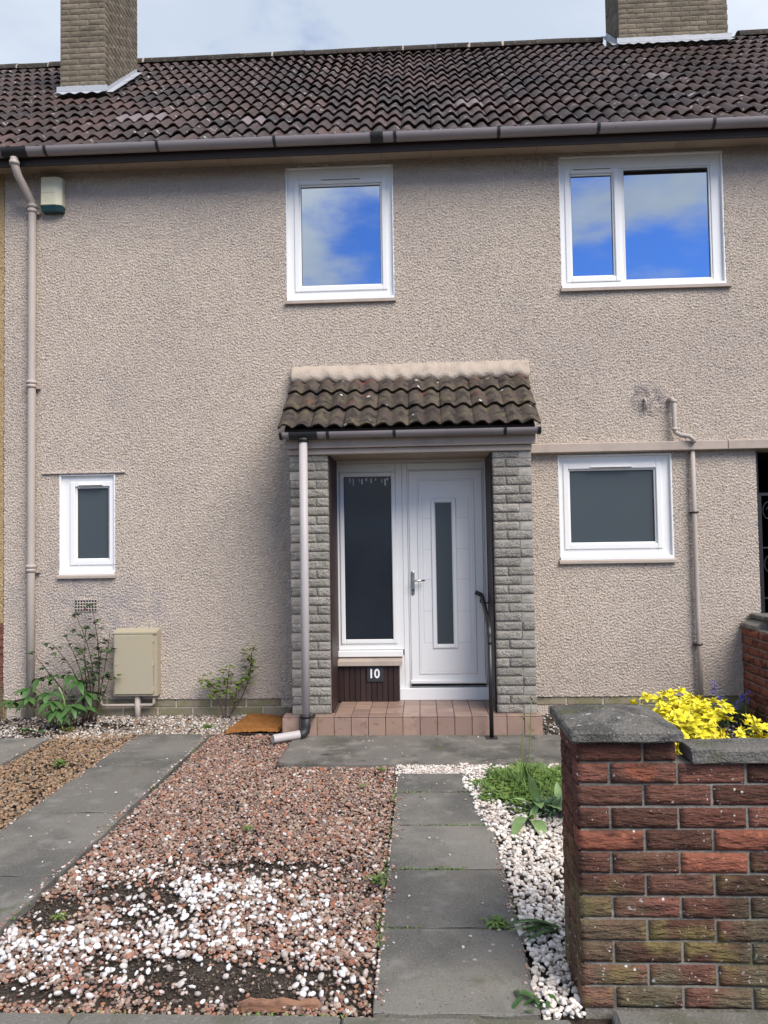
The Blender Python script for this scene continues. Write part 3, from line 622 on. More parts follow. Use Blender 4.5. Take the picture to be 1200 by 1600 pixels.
# ------------------------------------------------------------------ porch
PF = -.632                       # face of the pillars
def build_porch():
    # tiled step
    st = MB().box(-1.143, .938, -.690, .01, -.1, .148).part('porch_step', M['grout'], house)
    tw = 2.088/15
    tt = [MB().box(-tw/2+.0022, tw/2-.0022, -tw/2+.0022, tw/2-.0022, -.010, 0, .0022).mesh('tile', M['quarry']) for _ in range(1)][0]
    tr = MB().box(-tw/2+.0022, tw/2-.0022, 0, .010, -.078, .066, .0022).mesh('tile', M['quarry'])
    for c in range(15):
        x = -1.147+tw*(c+.5)
        ob('tile', tr, st, loc=(x, -.699+random.uniform(-.0008, .0008), .078))
        for r in range(5):
            if r > 0 and (x < -.78 or x > .60): continue
            ob('tile', tt, st, loc=(x, -.699+tw*(r+.5), .157+random.uniform(-.0006, .0006)))
    for x, rz in ((-1.152, -90), (.947, 90)):
        for r in range(5): ob('tile', tr, st, loc=(x, -.699+tw*(r+.5)-.001, .078), rot=(0, 0, R(rz)))
    # pillars of split stone
    H = .0741
    rough = {L: [rough_block('stone', L, H-.007, .09, M['stone'], s*7+int(L*100), max(5, int(L/.015)), 5, .0055, .004, True) for s in range(5)] for L in (.100, .208)}
    smooth = {L: [rough_block('stone', L, H-.007, .09, M['stone_smooth'], s*5+int(L*100), 3, 2, .0012) for s in range(2)] for L in (.100, .208)}
    for side, xa in ((-1, -1.078), (1, .597)):
        wdt = .316; p = MB().box(xa+.006, xa+wdt-.006, PF+.008, -.004, .150, 2.292).part('porch_pillar', M['mortar'], house)
        for r in range(29):
            z = .158+H*(r+.5)
            kinds = [(.208, True), (.100, False)] if r % 2 == 0 else [(.100, True), (.208, True)]
            if r in (3, 9, 17, 24): kinds = [(.208, True), (.100, True)]
            x = xa
            seq = kinds if side > 0 else kinds[::-1]
            for L, ro in seq:
                me = random.choice((rough if ro else smooth)[L])
                ob('stone', me, p, loc=(x+L/2+.0005, PF+random.uniform(-.003, .003), z), rot=(0, random.choice((0, math.pi)) if ro else 0, 0)); x += L+.008
            # return face on the outer side
            xo = xa if side < 0 else xa+wdt
            yy = PF+.10
            for L in ((.208, .208) if r % 2 else (.100, .208, .208)):
                if yy+L > .0: break
                ob('stone', random.choice(smooth[L]), p, loc=(xo, yy+L/2, z), rot=(0, 0, R(-90 if side < 0 else 90))); yy += L+.008
        xi = xa+wdt if side < 0 else xa
        MB().box(xi-.004 if side < 0 else xi-.012, xi+.012 if side < 0 else xi+.004, PF+.06, -.035, .158, 2.290).part('lining_board', M['brown_timber'], p)
    # beam, fascia, ceiling, cheeks
    MB().box(-1.085, .918, -.655, -.30, 2.2935, 2.342, .004).part('porch_beam', M['beige_paint'], house)
    MB().box(-1.10, .945, -.690, -.656, 2.343, 2.425, .003).part('porch_fascia', M['beige_paint'], house)
    MB().box(-1.075, .908, -.299, .02, 2.300, 2.330).part('porch_ceiling', M['soffit'], house)
    for x0 in (-1.083, .886): MB().prism([(-.65, 2.344), (-.65, 2.50), (-.02, 2.99), (-.02, 2.344)], x0, x0+.03).part('porch_cheek', M['beige_paint'], house)
    # tiled roof
    pit = math.atan2(.565, .745); y0, z0, ga = -.785, 2.492, .31
    a, b = (y0+.05, z0+.0), (-.01, z0+.55)
    rf = MB().prism([a, b, (-.01, z0+.50), (y0+.06, z0-.03)], -1.10, .935).part('porch_roof', M['fascia_dark'], house)
    tl = [tile_mesh('roof_tile', ga+.05, M['tile_porch'], s+20, amp=.017) for s in range(5)]
    xs = -1.142
    for r in range(3):
        for c in range(8):
            s = r*ga; ob('roof_tile', random.choice(tl), rf, loc=(xs+c*.2645+random.uniform(-.003, .003), y0+s*math.cos(pit), z0+s*math.sin(pit)+random.uniform(-.002, .003)), rot=(pit, random.uniform(-.006, .006), random.uniform(-.01, .01)), scale=(.2645/TW, 1, 1))
    # cement fillet against the wall, with an uneven lower edge over the rolls
    n = 120; V, F = [], []; jj = np.convolve(RNG.normal(0, .011, n+9), np.ones(5)/2.6, 'same')
    for i in range(n+1):
        x = -1.150+2.145*i/n; w = math.sin(2*math.pi*(x-xs)*TW/.2645/WAVE-1.2); j = float(jj[i+4])
        V += [(x, -.004, 3.182+random.uniform(-.006, .006)+.012*i/n), (x, -.045, 3.150+j*.6), (x, -.112+.3*j, 3.078+.016*w+j), (x, -.118+.3*j, 3.02+.016*w+j), (x, -.004, 3.0)]
    for i in range(n):
        for j in range(4): F.append((i*5+j, (i+1)*5+j, (i+1)*5+j+1, i*5+j+1))
    F += [(0, 1, 2, 3, 4), (n*5+4, n*5+3, n*5+2, n*5+1, n*5)]
    ob('cement_fillet', mk('cement_fillet', V, F, M['cement'], True), rf)
    # gutter and downpipe of the porch
    gy, gz = -.752, 2.462
    g = half_gutter(-1.118, .962, gy, gz, .050).part('gutter', M['gutter'], house)
    half_gutter(-1.055, -.825, gy, gz+.001, .056, .010).part('gutter_outlet', M['black_plastic'], g)
    for x0, x1 in ((-1.136, -1.112), (.950, .976)): MB().prism([(gy+math.cos(k)*.055, gz+.001+math.sin(k)*.055) for k in [math.pi+math.pi*i/10 for i in range(11)]], x0, x1).part('gutter_end_cap', M['black_plastic'], g)
    for x in (-.74, -.20, .69): half_gutter(x-.012, x+.012, gy, gz+.001, .055, .009).part('gutter_bracket', M['black_plastic'], g)
    MB().tube([(-.945, gy, gz-.045), (-.945, gy, gz-.075)], [.05, .041], 14).part('pipe_socket', M['black_plastic'], g)
    d = MB().tube([(-.945, gy, gz-.07), (-.947, gy, 1.2), (-.950, gy, .16)], .034, 16).part('downpipe', M['pipe_mauve'], house)
    MB().tube([(-.950, gy, .175), (-.950, gy, .09), (-.955, gy-.01, .055), (-.975, gy-.03, .035), (-1.0, gy-.05, .032)], [.041, .039, .038, .037, .040], 14).part('pipe_bend', M['black_plastic'], d)
    MB().tube([(-.950, gy, .165), (-.950, gy, .185)], .046, 14).box(-.90, -.875, gy-.012, gy+.05, .168, .182).part('pipe_collar', M['black_plastic'], d)
    MB().tube([(-.995, gy-.046, .0385), (-1.185, gy-.175, .0365)], .034, 16, cap=False).tube([(-1.0, gy-.05, .0385), (-1.184, gy-.174, .0365)], .030, 16).part('pipe_shoe', M['pipe_mauve'], d)
build_porch()
def build_entrance():
    Y = -.05
    # fixed light beside the door
    f = MB().frame(-.785, -.165, .60, 2.272, Y, Y+.06, .058, .004, wt=.08, wb=.06).part('side_light', M['upvc'], house)
    MB().frame(-.728, -.222, .655, 2.193, Y-.014, Y+.02, .040, .006).part('glazing_bead', M['upvc'], f)
    MB().frame(-.690, -.262, .693, 2.155, Y-.004, Y+.02, .006, 0).part('gasket', M['gasket'], f)
    MB().box(-.687, -.265, Y+.004, Y+.02, .697, 2.151).part('pane', M['dark_glass'], f)
    rr = random.Random(4)   # pale strips standing in for the reflection at the head of the pane
    for x, l in ((-.635, .05), (-.605, .07), (-.55, .04), (-.53, .06), (-.49, .035), (-.445, .05), (-.40, .03), (-.345, .05), (-.32, .075), (-.30, .03)):
        MB().box(x, x+rr.uniform(.005, .016), Y+.0025, Y+.0036, 2.147-l, 2.147-rr.uniform(.004, .02), .0004).part('reflection_streak', M['upvc_line'], f)
    MB().box(-.80, -.175, Y-.060, Y+.01, .545, .598, .005).part('sill_board', M['upvc'], f)
    MB().prism([(Y-.125, .478), (Y-.125, .515), (Y-.0, .543), (Y-.0, .478)], -.81, -.185).part('sill', M['beige_paint'], f)
    bd = MB().box(-.80, -.215, Y-.075, Y+.03, .150, .478).part('boarded_panel', M['fascia_dark'], house)
    n = 12; bw = .583/n
    bm_ = MB().box(-bw/2+.0016, bw/2-.0016, -.012, .0, -.159, .159, .003).mesh('board', M['brown_timber'])
    for i in range(n): ob('board', bm_, bd, loc=(-.799+bw*(i+.5), Y-.075, .319))
    # door frame and door
    df = MB().box(-.1645, -.118, Y-.004, Y+.07, .16, 2.270, .004).box(.568, .607, Y-.004, Y+.07, .16, 2.270, .004).box(-.117, .567, Y-.003, Y+.069, 2.205, 2.269, .004).box(-.212, -.166, Y-.002, Y+.06, .16, .545, .003)
    df = df.part('door_frame', M['upvc'], house)
    MB().box(-.785, .607, Y+.01, Y+.05, 2.2725, 2.302).part('head_trim', M['upvc'], df)
    MB().box(-.2125, .607, Y-.045, Y-.005, .157, .265, .006).part('threshold', M['upvc'], df)
    MB().frame(-.1175, .5675, .27, 2.2045, Y-.012, Y+.02, .018, .004).part('door_stop', M['upvc'], df)
    d = MB().box(-.105, .553, Y-.022, Y+.02, .300, 2.196, .006)
    d = d.part('front_door', M['upvc'], house)
    MB().box(-.112, .560, Y-.045, Y-.023, .303, .335, .006).part('weather_bar', M['upvc'], d)
    MB().box(-.108, .556, Y-.021, Y+.01, .278, .297).part('door_seal', M['gasket'], d)
    # leaf mouldings: recessed look by raised rails, a panel with scored lines, the glazed slot
    MB().frame(-.030, .478, .385, 2.120, Y-.030, Y-.0225, .016, .003).part('moulding', M['upvc'], d)
    MB().box(-.012, .460, Y-.0255, Y-.0225, .403, 2.102, .001).part('door_panel', M['upvc'], d)
    for z in (.66, .94, 1.22, 1.49, 1.765):
        for a, b in ((.015, .088), (.318, .425)): MB().box(a, b, Y-.0268, Y-.0257, z, z+.004).part('scored_line', M['upvc_line'], d)
    for x in (.013, .426): MB().box(x, x+.004, Y-.0268, Y-.0257, .664, 1.95).part('scored_line', M['upvc_line'], d)
    MB().frame(.092, .314, .612, 1.945, Y-.040, Y-.026, .033, .006).part('glazing_frame', M['upvc'], d)
    MB().frame(.124, .282, .644, 1.913, Y-.034, Y-.026, .007, .001).part('gasket', M['upvc_line'], d)
    MB().box(.130, .276, Y-.030, Y-.0262, .650, 1.907).part('pane', M['obscure'], d)
    h = MB().box(-.092, -.064, Y-.034, Y-.0225, 1.088, 1.300, .010, 2).part('door_handle', M['chrome'], d)
    MB().tube([(-.078, Y-.034, 1.215), (-.078, Y-.075, 1.215), (-.070, Y-.08, 1.215), (.028, Y-.08, 1.217)], .0085, 10).part('lever', M['chrome'], h)
    MB().tube([(-.078, Y-.034, 1.128), (-.078, Y-.042, 1.128)], .009, 10).part('keyhole', M['gasket'], h)
build_entrance()
def build_number():
    t = thing('number_plaque', (-.425, -.137, .405), 'dark square plaque with white number 10 on the boarding below the side window', 'sign')
    MB().box(-.498, -.350, -.150, -.1375, .333, .482, .003).part('plaque', M['slate'], t)
    cu = bpy.data.curves.new('numerals', 'FONT'); cu.body = '10'; cu.size = .135; cu.extrude = .0012; cu.offset = .0028; cu.align_x = 'CENTER'; cu.align_y = 'CENTER'
    tmp = bpy.data.objects.new('tmp', cu); COL.objects.link(tmp); bpy.context.view_layer.update()
    me = bpy.data.meshes.new_from_object(tmp.evaluated_get(bpy.context.evaluated_depsgraph_get())); bpy.data.objects.remove(tmp)
    me.materials.clear(); me.materials.append(M['white_paint'])
    xs = [v.co.x for v in me.vertices]; zs = [v.co.y for v in me.vertices]
    cx_, cz_ = (min(xs)+max(xs))/2, (min(zs)+max(zs))/2; sx, sz = .082/(max(xs)-min(xs)), .082/(max(zs)-min(zs))
    for v in me.vertices: v.co.x = (v.co.x-cx_)*sx; v.co.y = (v.co.y-cz_)*sz
    ob('numeral', me, t, loc=(-.424, -.1513, .407), rot=(R(90), 0, 0))
build_number()

# ================================================================== THINGS ON AND AGAINST THE HOUSE
def build_alarm():
    t = thing('alarm_box', (-3.37, 0, 4.66), 'cream burglar alarm box with dark teal underside high beside the downpipe', 'alarm box')
    MB().prism([(-3.475, -.004), (-3.475, -.085), (-3.455, -.105), (-3.315, -.105), (-3.27, -.085), (-3.27, -.004)], 4.725, 5.0).bm.free()
    b = MB(); out = [(-3.475, -.005), (-3.475, -.085), (-3.462, -.10), (-3.33, -.10), (-3.275, -.075), (-3.275, -.005)]
    lo = [b.bm.verts.new((x, y, 4.735)) for x, y in out]; hi = [b.bm.verts.new((x, y, 5.0)) for x, y in out]
    for k in range(6): b.bm.faces.new((lo[k], lo[(k+1) % 6], hi[(k+1) % 6], hi[k]))
    b.bm.faces.new(hi); b.bm.faces.new(lo[::-1]); bmesh.ops.bevel(b.bm, geom=list(b.bm.edges), offset=.004, segments=2, affect='EDGES')
    b.part('cover', M['cream'], t)
    u = MB(); lo = [u.bm.verts.new((x*.95-3.375*.05, y*.80, 4.685)) for x, y in out]; hi = [u.bm.verts.new((x, y, 4.734)) for x, y in out]
    for k in range(6): u.bm.faces.new((lo[k], lo[(k+1) % 6], hi[(k+1) % 6], hi[k]))
    u.bm.faces.new(hi); u.bm.faces.new(lo[::-1]); u.part('strobe_base', M['teal'], t)
    MB().box(-3.460, -3.335, -.1012, -.1002, 4.850, 4.852).part('cover_seam', M['soffit'], t)
build_alarm()
def build_meter():
    t = thing('meter_box', (-2.59, -.06, .21), 'beige gas meter box with a hinged door low on the roughcast wall', 'meter box')
    MB().prism([(-.004, .215), (-.105, .215), (-.105, .770), (-.118, .772), (-.118, .785), (-.004, .815)], -2.79, -2.388).part('cabinet', M['meter'], t)
    d = MB().box(-2.778, -2.425, -.121, -.1055, .232, .765, .004).part('door', M['meter'], t)
    MB().box(-2.424, -2.417, -.112, -.1055, .236, .762).part('hinge_strip', M['soffit'], t)
    for z in (.275, .50, .715): MB().box(-2.427, -2.412, -.118, -.106, z-.02, z+.02, .002).part('hinge', M['meter'], d)
    MB().tube([(-2.752, -.121, .50), (-2.752, -.126, .50)], .010, 10).part('lock', M['soffit'], d)
    for x in (-2.64, -2.55): MB().tube([(x, -.1209, .738), (x, -.1235, .738)], .005, 8).part('rivet', M['soffit'], d)
    p = MB().tube([(-2.585, -.06, .214), (-2.585, -.06, -.02)], .026, 12).part('supply_pipe', M['pipe_beige'], t)
    MB().tube([(-2.435, -.06, .214), (-2.435, -.06, .145), (-2.45, -.06, .128), (-2.90, -.062, .122), (-2.922, -.062, .14), (-2.925, -.06, .235), (-2.92, -.04, .25), (-2.92, .0, .252)], .0135, 10).part('gas_pipe', M['pipe_beige'], t)
build_meter()
def build_rail():
    t = thing('hand_rail', (.53, -.80, 0), 'slim black metal handrail standing at the right side of the porch step', 'handrail')
    MB().tube([(.53, -.80, .006), (.53, -.80, .80)], .017, 14).part('post', M['black_iron'], t)
    MB().box(.485, .575, -.845, -.755, .007, .014, .002).part('base_plate', M['black_iron'], t)
    MB().tube([(.53, -.80, .74), (.53, -.79, .82), (.531, -.77, .87), (.530, -.50, .96), (.527, -.16, 1.065), (.522, -.135, 1.082), (.505, -.128, 1.092), (.470, -.128, 1.108)], .019, 14).part('rail', M['black_iron'], t)
    MB().tube([(.515, -.15, 1.058), (.510, -.16, 1.02), (.53, -.16, 1.012), (.60, -.16, 1.018)], .006, 8).part('wall_bracket', M['black_iron'], t)
build_rail()
def build_mat():
    t = thing('door_mat', (-1.36, -.33, 0), 'worn orange coir doormat lying on the gravel beside the porch step', 'doormat')
    nx, ny = 26, 26; V, F = [], []; rr = random.Random(3)
    for j in range(ny+1):
        for i in range(nx+1):
            u, v = i/nx, j/ny; e = min(u, 1-u, v, 1-v)
            V.append((-1.645+.46*u+.08*v*(1-u)+rr.uniform(-.005, .005), -.66+.58*v+rr.uniform(-.005, .005), .012+.018*math.sin(2.2*u+1.5*v)+(.022 if e > 0 else 0)+rr.uniform(-.004, .004)))
    n = nx+1
    for j in range(ny):
        for i in range(nx): F.append((j*n+i, j*n+i+1, (j+1)*n+i+1, (j+1)*n+i))
    ob('coir_pile', mk('coir_pile', V, F, M['coir'], False), t)
    MB().box(-1.63, -1.20, -.655, -.09, .003, .012, .003).part('backing', M['fascia_dark'], t)
build_mat()
def build_gate():
    t = thing('iron_gate', (3.40, .10, 0), 'black wrought iron gate closing the dark passage at the right edge', 'gate')
    MB().frame(3.03, 3.88, .08, 1.95, .09, .115, .028, .002).part('frame', M['black_iron'], t)
    for x in (3.20, 3.37, 3.54, 3.71): MB().tube([(x, .102, .10), (x, .102, 1.94)], .008, 8).part('bar', M['black_iron'], t)
    for z in (1.45, 1.0): MB().box(3.04, 3.87, .094, .110, z, z+.014).part('cross_bar', M['black_iron'], t)
    for i, (x, z) in enumerate(((3.12, 1.78), (3.12, 1.30), (3.29, 1.78), (3.29, 1.30), (3.46, 1.78), (3.63, 1.78), (3.79, 1.78))):
        pts = [(x+(.065-.045*k/18)*math.cos(k*.5), .102, z+(.10-.07*k/18)*math.sin(k*.5)) for k in range(19)]
        MB().tube(pts, .006, 6).part('scroll', M['black_iron'], t)
    MB().box(2.995, 3.025, .06, .10, .02, 2.32, .002).part('gate_post', M['black_iron'], t)
build_gate()

# ================================================================== GARDEN WALLS
def brick_set(m, n, L, seed, nx=11, nz=5, amp=.0032, h=.065): return [rough_block('brick', L, h, .09, m, seed+i, nx, nz, amp, .003, True) for i in range(n)]
BS, BH = brick_set(M['brick'], 6, .215, 40), brick_set(M['brick'], 4, .1025, 60, 5)
OS = brick_set(M['brick_orange'], 2, .215, 80)
def build_front_wall():
    t = thing('garden_wall', (1.2, -4.2, 0), 'weathered red brick front wall with a capped end pier and lichen spots', 'wall')
    H = .0738; YF = -4.302
    MB().box(.521, .828, YF+.0075, -3.985, -.1, .886).box(.829, 3.2, YF+.0075, -4.20, -.1, .812).part('mortar_core', M['mortar_dark'], t)
    rr = random.Random(21)
    for r in range(12):
        z = H*(r+.5)+.001; x = .512; last = r == 11
        end = .835 if last else 1.95
        seq_first = (r % 2 == 0)
        first = True
        while x < end-.05:
            half = first and seq_first
            if last: half = not first
            L = .1025 if half else .215
            if last and half: L = .1025
            me = rr.choice(BH if L < .15 else BS)
            if L > .15 and ((r, round(x, 1)) in ((7, .5), (7, 1.0), (7, .9), (6, .8), (6, .9))): me = rr.choice(OS)
            ob('brick', me, t, loc=(x+L/2, YF+rr.uniform(-.003, .003), z+rr.uniform(-.0015, .0015)), rot=(rr.uniform(-.01, .01), rr.uniform(-.007, .007), rr.uniform(-.008, .008))); x += L+.0105; first = False
        # side of the pier that faces the path
        y = YF+.003+(.1025+.0105 if not seq_first else .215+.0105); y = YF+.106 if seq_first is False else YF+.106
        for L in ((.215,) if r % 2 else (.1025, .1025)):
            me = rr.choice(BH if L < .15 else BS)
            ob('brick', me, t, loc=(.512, y+L/2, z), rot=(rr.uniform(-.008, .008), 0, R(-90))); y += L+.0105
        # garden side of the pier
        x = .54
        for L in (.215, .0):
            if L: ob('brick', rr.choice(BS), t, loc=(x+L/2+.03, -3.974, z), rot=(0, 0, math.pi))
    # pier cap: a weathered slab with a low pyramid top
    b = MB(); x0, x1, y0, y1 = .484, .856, -4.350, -3.925
    b.box(x0, x1, y0, y1, .889, .925, .006)
    bmesh.ops.subdivide_edges(b.bm, edges=[e for e in b.bm.edges if e.calc_length() > .2], cuts=10, use_grid_fill=True)
    for v in b.bm.verts:
        if v.co.z > .918: v.co.z += .040*max(0, 1-max(abs(v.co.x-.67)/.185, abs(v.co.y+4.135)/.22))
        v.co += Vector((rr.uniform(-.0015, .0015), rr.uniform(-.0015, .0015), rr.uniform(-.0015, .0015)))
    b.part('pier_cap', M['coping'], t)
    x = .884
    for i in range(4):
        L = (.60, .60, .6, .55)[i]
        b = MB().box(x, x+L-.008, -4.334, -4.192, .816, .866, .009, 2)
        bmesh.ops.subdivide_edges(b.bm, edges=[e for e in b.bm.edges if e.calc_length() > .2], cuts=9, use_grid_fill=True)
        for v in b.bm.verts: v.co += Vector((rr.uniform(-.002, .002), rr.uniform(-.002, .002), rr.uniform(-.002, .002)))
        b.part('coping_stone', M['coping'], t); x += L
build_front_wall()
def build_side_wall():
    t = thing('boundary_wall', (2.9, -.5, 0), 'low red brick wall running out from the house corner at the right edge', 'wall')
    MB().box(2.812, 3.0, -1.8, -.012, -.1, .775).part('mortar_core', M['mortar'], t)
    rr = random.Random(5)
    OB = brick_set(M['brick_orange'], 3, .215, 95, 5, 3, .003); OH = brick_set(M['brick_orange'], 2, .1025, 97, 4, 3, .003)
    for r in range(10):
        y = -.012; z = .04+.0765*r; k = 0
        while y > -1.6:
            L = .1025 if (k == 0 and r % 2) else .215
            ob('brick', rr.choice(OH if L < .15 else OB), t, loc=(2.803+rr.uniform(-.003, .003), y-L/2, z), rot=(rr.uniform(-.01, .01), 0, R(-90))); y -= L+.011; k += 1
    MB().prism([(2.79, .778), (2.80, .802), (2.90, .845), (3.0, .845), (3.0, .778)], -.30, -.012, 'Y').part('cement_haunch', M['mortar_dark'], t)
    for i in range(3): MB().box(2.868, 3.12, -.56-.55*i, -.02-.55*i, .8465, .886, .008).part('coping_stone', M['coping'], t)
build_side_wall()

# ================================================================== GRAVEL
def ico(sub):
    b = bmesh.new(); bmesh.ops.create_icosphere(b, subdivisions=sub, radius=1)
    v = np.array([p.co for p in b.verts]); b.verts.index_update(); f = np.array([[q_.index for q_ in p.verts] for p in b.faces]); b.free(); return v, f
ICO1, ICO2 = ico(1), ico(2)
PAL_RED = np.array([(.27, .13, .085), (.30, .165, .11), (.21, .105, .075), (.34, .20, .14), (.24, .16, .125), (.17, .12, .10), (.36, .27, .21), (.33, .13, .07), (.13, .10, .09), (.29, .19, .15)])
PAL_RED = np.concatenate([PAL_RED, [(.25, .175, .13), (.30, .215, .155), (.36, .285, .225), (.20, .15, .12), (.33, .235, .175), (.42, .35, .29), (.16, .12, .10), (.28, .15, .10)]])*1.08+.008
PAL_TAN = np.array([(.28, .18, .105), (.32, .21, .125), (.24, .15, .09), (.36, .24, .14), (.21, .14, .09), (.30, .24, .18), (.17, .12, .08)])
PAL_WHITE = np.array([(.68, .675, .66), (.66, .65, .63), (.71, .705, .69), (.66, .65, .62), (.62, .58, .53), (.56, .50, .45), (.50, .42, .37), (.44, .40, .36)])
PAL_CHIP = np.array([(.66, .61, .54), (.72, .67, .60), (.56, .49, .42), (.62, .53, .46), (.50, .45, .40), (.70, .66, .61), (.36, .28, .23)])
PAL_GREY = np.array([(.42, .39, .35), (.34, .30, .27), (.52, .48, .43), (.26, .22, .19), (.58, .54, .49), (.20, .17, .14)])
def stones(name, pts, size, pal, base, mat, label, z=0., jz=.006, flat=.62, smooth=False, jit=.16, ang=.6):
    v0, f0 = base; n = len(pts); k = len(v0)
    sc = np.stack([size*RNG.uniform(.85, 1.2, n), size*RNG.uniform(.62, .95, n), size*RNG.uniform(flat*.7, flat*1.15, n)], -1)*.5
    V = v0[None]*(1+RNG.uniform(-jit, jit, (n, k, 1)))*sc[:, None, :]
    a, tx, ty = RNG.uniform(0, 6.28, n), RNG.normal(0, ang*.5, n), RNG.normal(0, ang*.5, n)
    def rot(V, ang_, i, j):
        c, s = np.cos(ang_)[:, None], np.sin(ang_)[:, None]; A, B = V[..., i].copy(), V[..., j].copy(); V[..., i] = c*A-s*B; V[..., j] = s*A+c*B
    rot(V, tx, 1, 2); rot(V, ty, 0, 2); rot(V, a, 0, 1)
    zz = (z if np.isscalar(z) else z)+sc[:, 2]*.55+RNG.uniform(0, jz, n)
    V += np.stack([pts[:, 0], pts[:, 1], zz], -1)[:, None, :]
    F = (f0[None]+(np.arange(n)*k)[:, None, None]).reshape(-1, 3)
    c = pal[RNG.integers(0, len(pal), n)]*RNG.uniform(.8, 1.18, (n, 1)); c = np.clip(c, 0, .88)
    C = np.repeat(np.concatenate([c, np.ones((n, 1))], 1), k, 0)
    return ob(name, mk(name, V.reshape(-1, 3), F, mat, smooth, C), kind='stuff', label=label)
def scatter(n, x0, x1, y0, y1, dens=None):
    P = np.stack([RNG.uniform(x0, x1, n), RNG.uniform(y0, y1, n)], -1)
    if dens is not None: P = P[RNG.uniform(size=n) < dens(P[:, 0], P[:, 1])]
    return P
def blob(x, y, cx, cy, rx, ry, p=1.): return np.exp(-(((x-cx)/rx)**2+((y-cy)/ry)**2)**p)
def wob(x, y, s=1.): return .5+.25*(np.sin(x*7.1*s+1.3*np.sin(y*5.3*s))+np.sin(y*8.7*s+1.7*np.sin(x*4.1*s+2)))
def zg(y): return -.03+.03*np.clip((y+.9)/.8, 0, 1)
BARE = [(-.66, -4.15, .50, .17), (-1.33, -3.46, .30, .17), (-.80, -3.17, .36, .10), (-1.02, -4.06, .34, .12), (-1.18, -3.66, .22, .12), (-1.45, -4.22, .30, .06), (-1.62, -3.62, .16, .2)]
HEAP = [(-.92, -3.47, .30, .19, 1.0), (-.98, -3.84, .36, .15, 1.0), (-.78, -3.72, .18, .2, .5), (-1.52, -3.92, .28, .18, .85), (-.52, -3.62, .14, .26, .45), (-.38, -3.98, .16, .26, .5), (-.62, -3.25, .3, .14, .22), (-1.42, -3.25, .34, .16, .35), (-1.25, -3.62, .25, .18, .30), (-1.2, -2.65, .45, .3, .05), (-.5, -2.75, .4, .3, .035), (-.24, -4.1, .1, .3, .35), (-1.15, -4.28, .7, .05, .12), (-1.35, -4.1, .5, .15, .22), (-.8, -3.6, .7, .5, .10)]
def build_gravel():
    def bare(x, y):
        b = np.zeros_like(x)
        for cx, cy, rx, ry in BARE: b = np.maximum(b, blob(x+.05*(wob(x, y, 2)-.5), y+.05*(wob(y, x, 2)-.5), cx, cy, rx, ry, 1.6))
        return b
    def inmain(x, y): return (x > -1.745) & (x < -.195) & ~((x > -1.06) & (y > -1.51)) & ~((x > -1.2) & (y > -.72))
    P = scatter(46000, -1.76, -.19, -4.355, -.60, lambda x, y: inmain(x, y)*np.clip(1-1.15*bare(x, y), .022, 1)*(.62+.5*wob(x, y)))
    stones('red_gravel', P, RNG.uniform(.010, .023, len(P))*np.where(RNG.uniform(size=len(P)) < .05, 1.7, 1), PAL_RED, ICO1, M['stones'], 'reddish brown chipped gravel between the wheel strip and the slab path', z=zg(P[:, 1])+.004, jz=.014)
    P = scatter(1500, -1.74, -.2, -4.3, -.9, lambda x, y: inmain(x, y)*(.15+.85*np.clip((-y-1.2)/2.6, 0, 1))*(.3+wob(x, y, 1.7)))
    stones('pale_chips', P, RNG.uniform(.010, .028, len(P)), np.array([(.55, .50, .46), (.62, .57, .52), (.48, .40, .36), (.52, .43, .38), (.66, .64, .61)]), ICO1, M['stones'], 'pale pinkish chips sprinkled through the red gravel', z=zg(P[:, 1])+.010, jz=.010)
    P = scatter(9500, -3.06, -2.36, -4.355, -.62, lambda x, y: .65+.4*wob(x, y))
    stones('tan_gravel', P, RNG.uniform(.014, .030, len(P)), PAL_TAN, ICO1, M['stones'], 'orange tan gravel between the two wheel strips at the left', z=zg(P[:, 1])+.004, jz=.014)
    def heap(x, y):
        b = np.zeros_like(x)
        for cx, cy, rx, ry, p in HEAP: b = np.maximum(b, p*blob(x+.08*(wob(x, y, 2.3)-.5), y+.08*(wob(y, x, 2.1)-.5), cx, cy, rx, ry, 1.5))
        return b
    P = scatter(9600, -1.9, -.21, -4.35, -2.2, lambda x, y: ((x > -1.76)*1.0*np.clip(heap(x, y)-.03, 0, 1)*(.32+.95*np.clip(wob(x, y, 3.1)*1.6-.35, 0, 1))))
    hz = heap(P[:, 0], P[:, 1])
    stones('white_pebbles', P, RNG.uniform(.012, .032, len(P))*np.where(RNG.uniform(size=len(P)) < .10, 1.25, 1), PAL_WHITE, ICO2, M['pebble'], 'rounded white pebbles spread in a patch over bare soil', z=-.022+.030*np.clip(hz, 0, 1)*RNG.uniform(0, 1, len(P)), jz=.008, smooth=True, jit=.13, ang=.9)
    # crumbs of earth and grit where the gravel is worn away
    P = scatter(16000, -1.75, -.2, -4.355, -3.0, lambda x, y: np.clip(bare(x, y)*1.3, 0, 1)*.8)
    stones('soil_crumbs', P, RNG.uniform(.004, .012, len(P))*np.where(RNG.uniform(size=len(P)) < .08, 1.8, 1), np.array([(.075, .06, .046), (.055, .044, .034), (.10, .08, .062), (.13, .105, .085), (.045, .036, .028), (.2, .15, .12)]), ICO1, M['stones'], 'crumbs of dark earth on the bare patches among the pebbles', z=zg(P[:, 1])-.002, jz=.003)
    # white chippings right of the path, spilling over the slab edge
    def bedr(x, y):
        left = .372+.03*(wob(x*0, y, 2)-.5)-.10*np.clip((y+2.9)/.6, 0, 1)-.03*np.clip((y+2.2)/.4, 0, 1); right = np.where(y < -3.95, .51, 1.05)
        ok = (x > left) & (x < right) & (y < -1.53)
        inner = blob(x, y, .72, -2.02, .36, .46, 3)
        return ok*np.clip(1-.93*inner, 0, 1)
    P = scatter(11000, .18, 1.1, -4.35, -1.5, bedr)
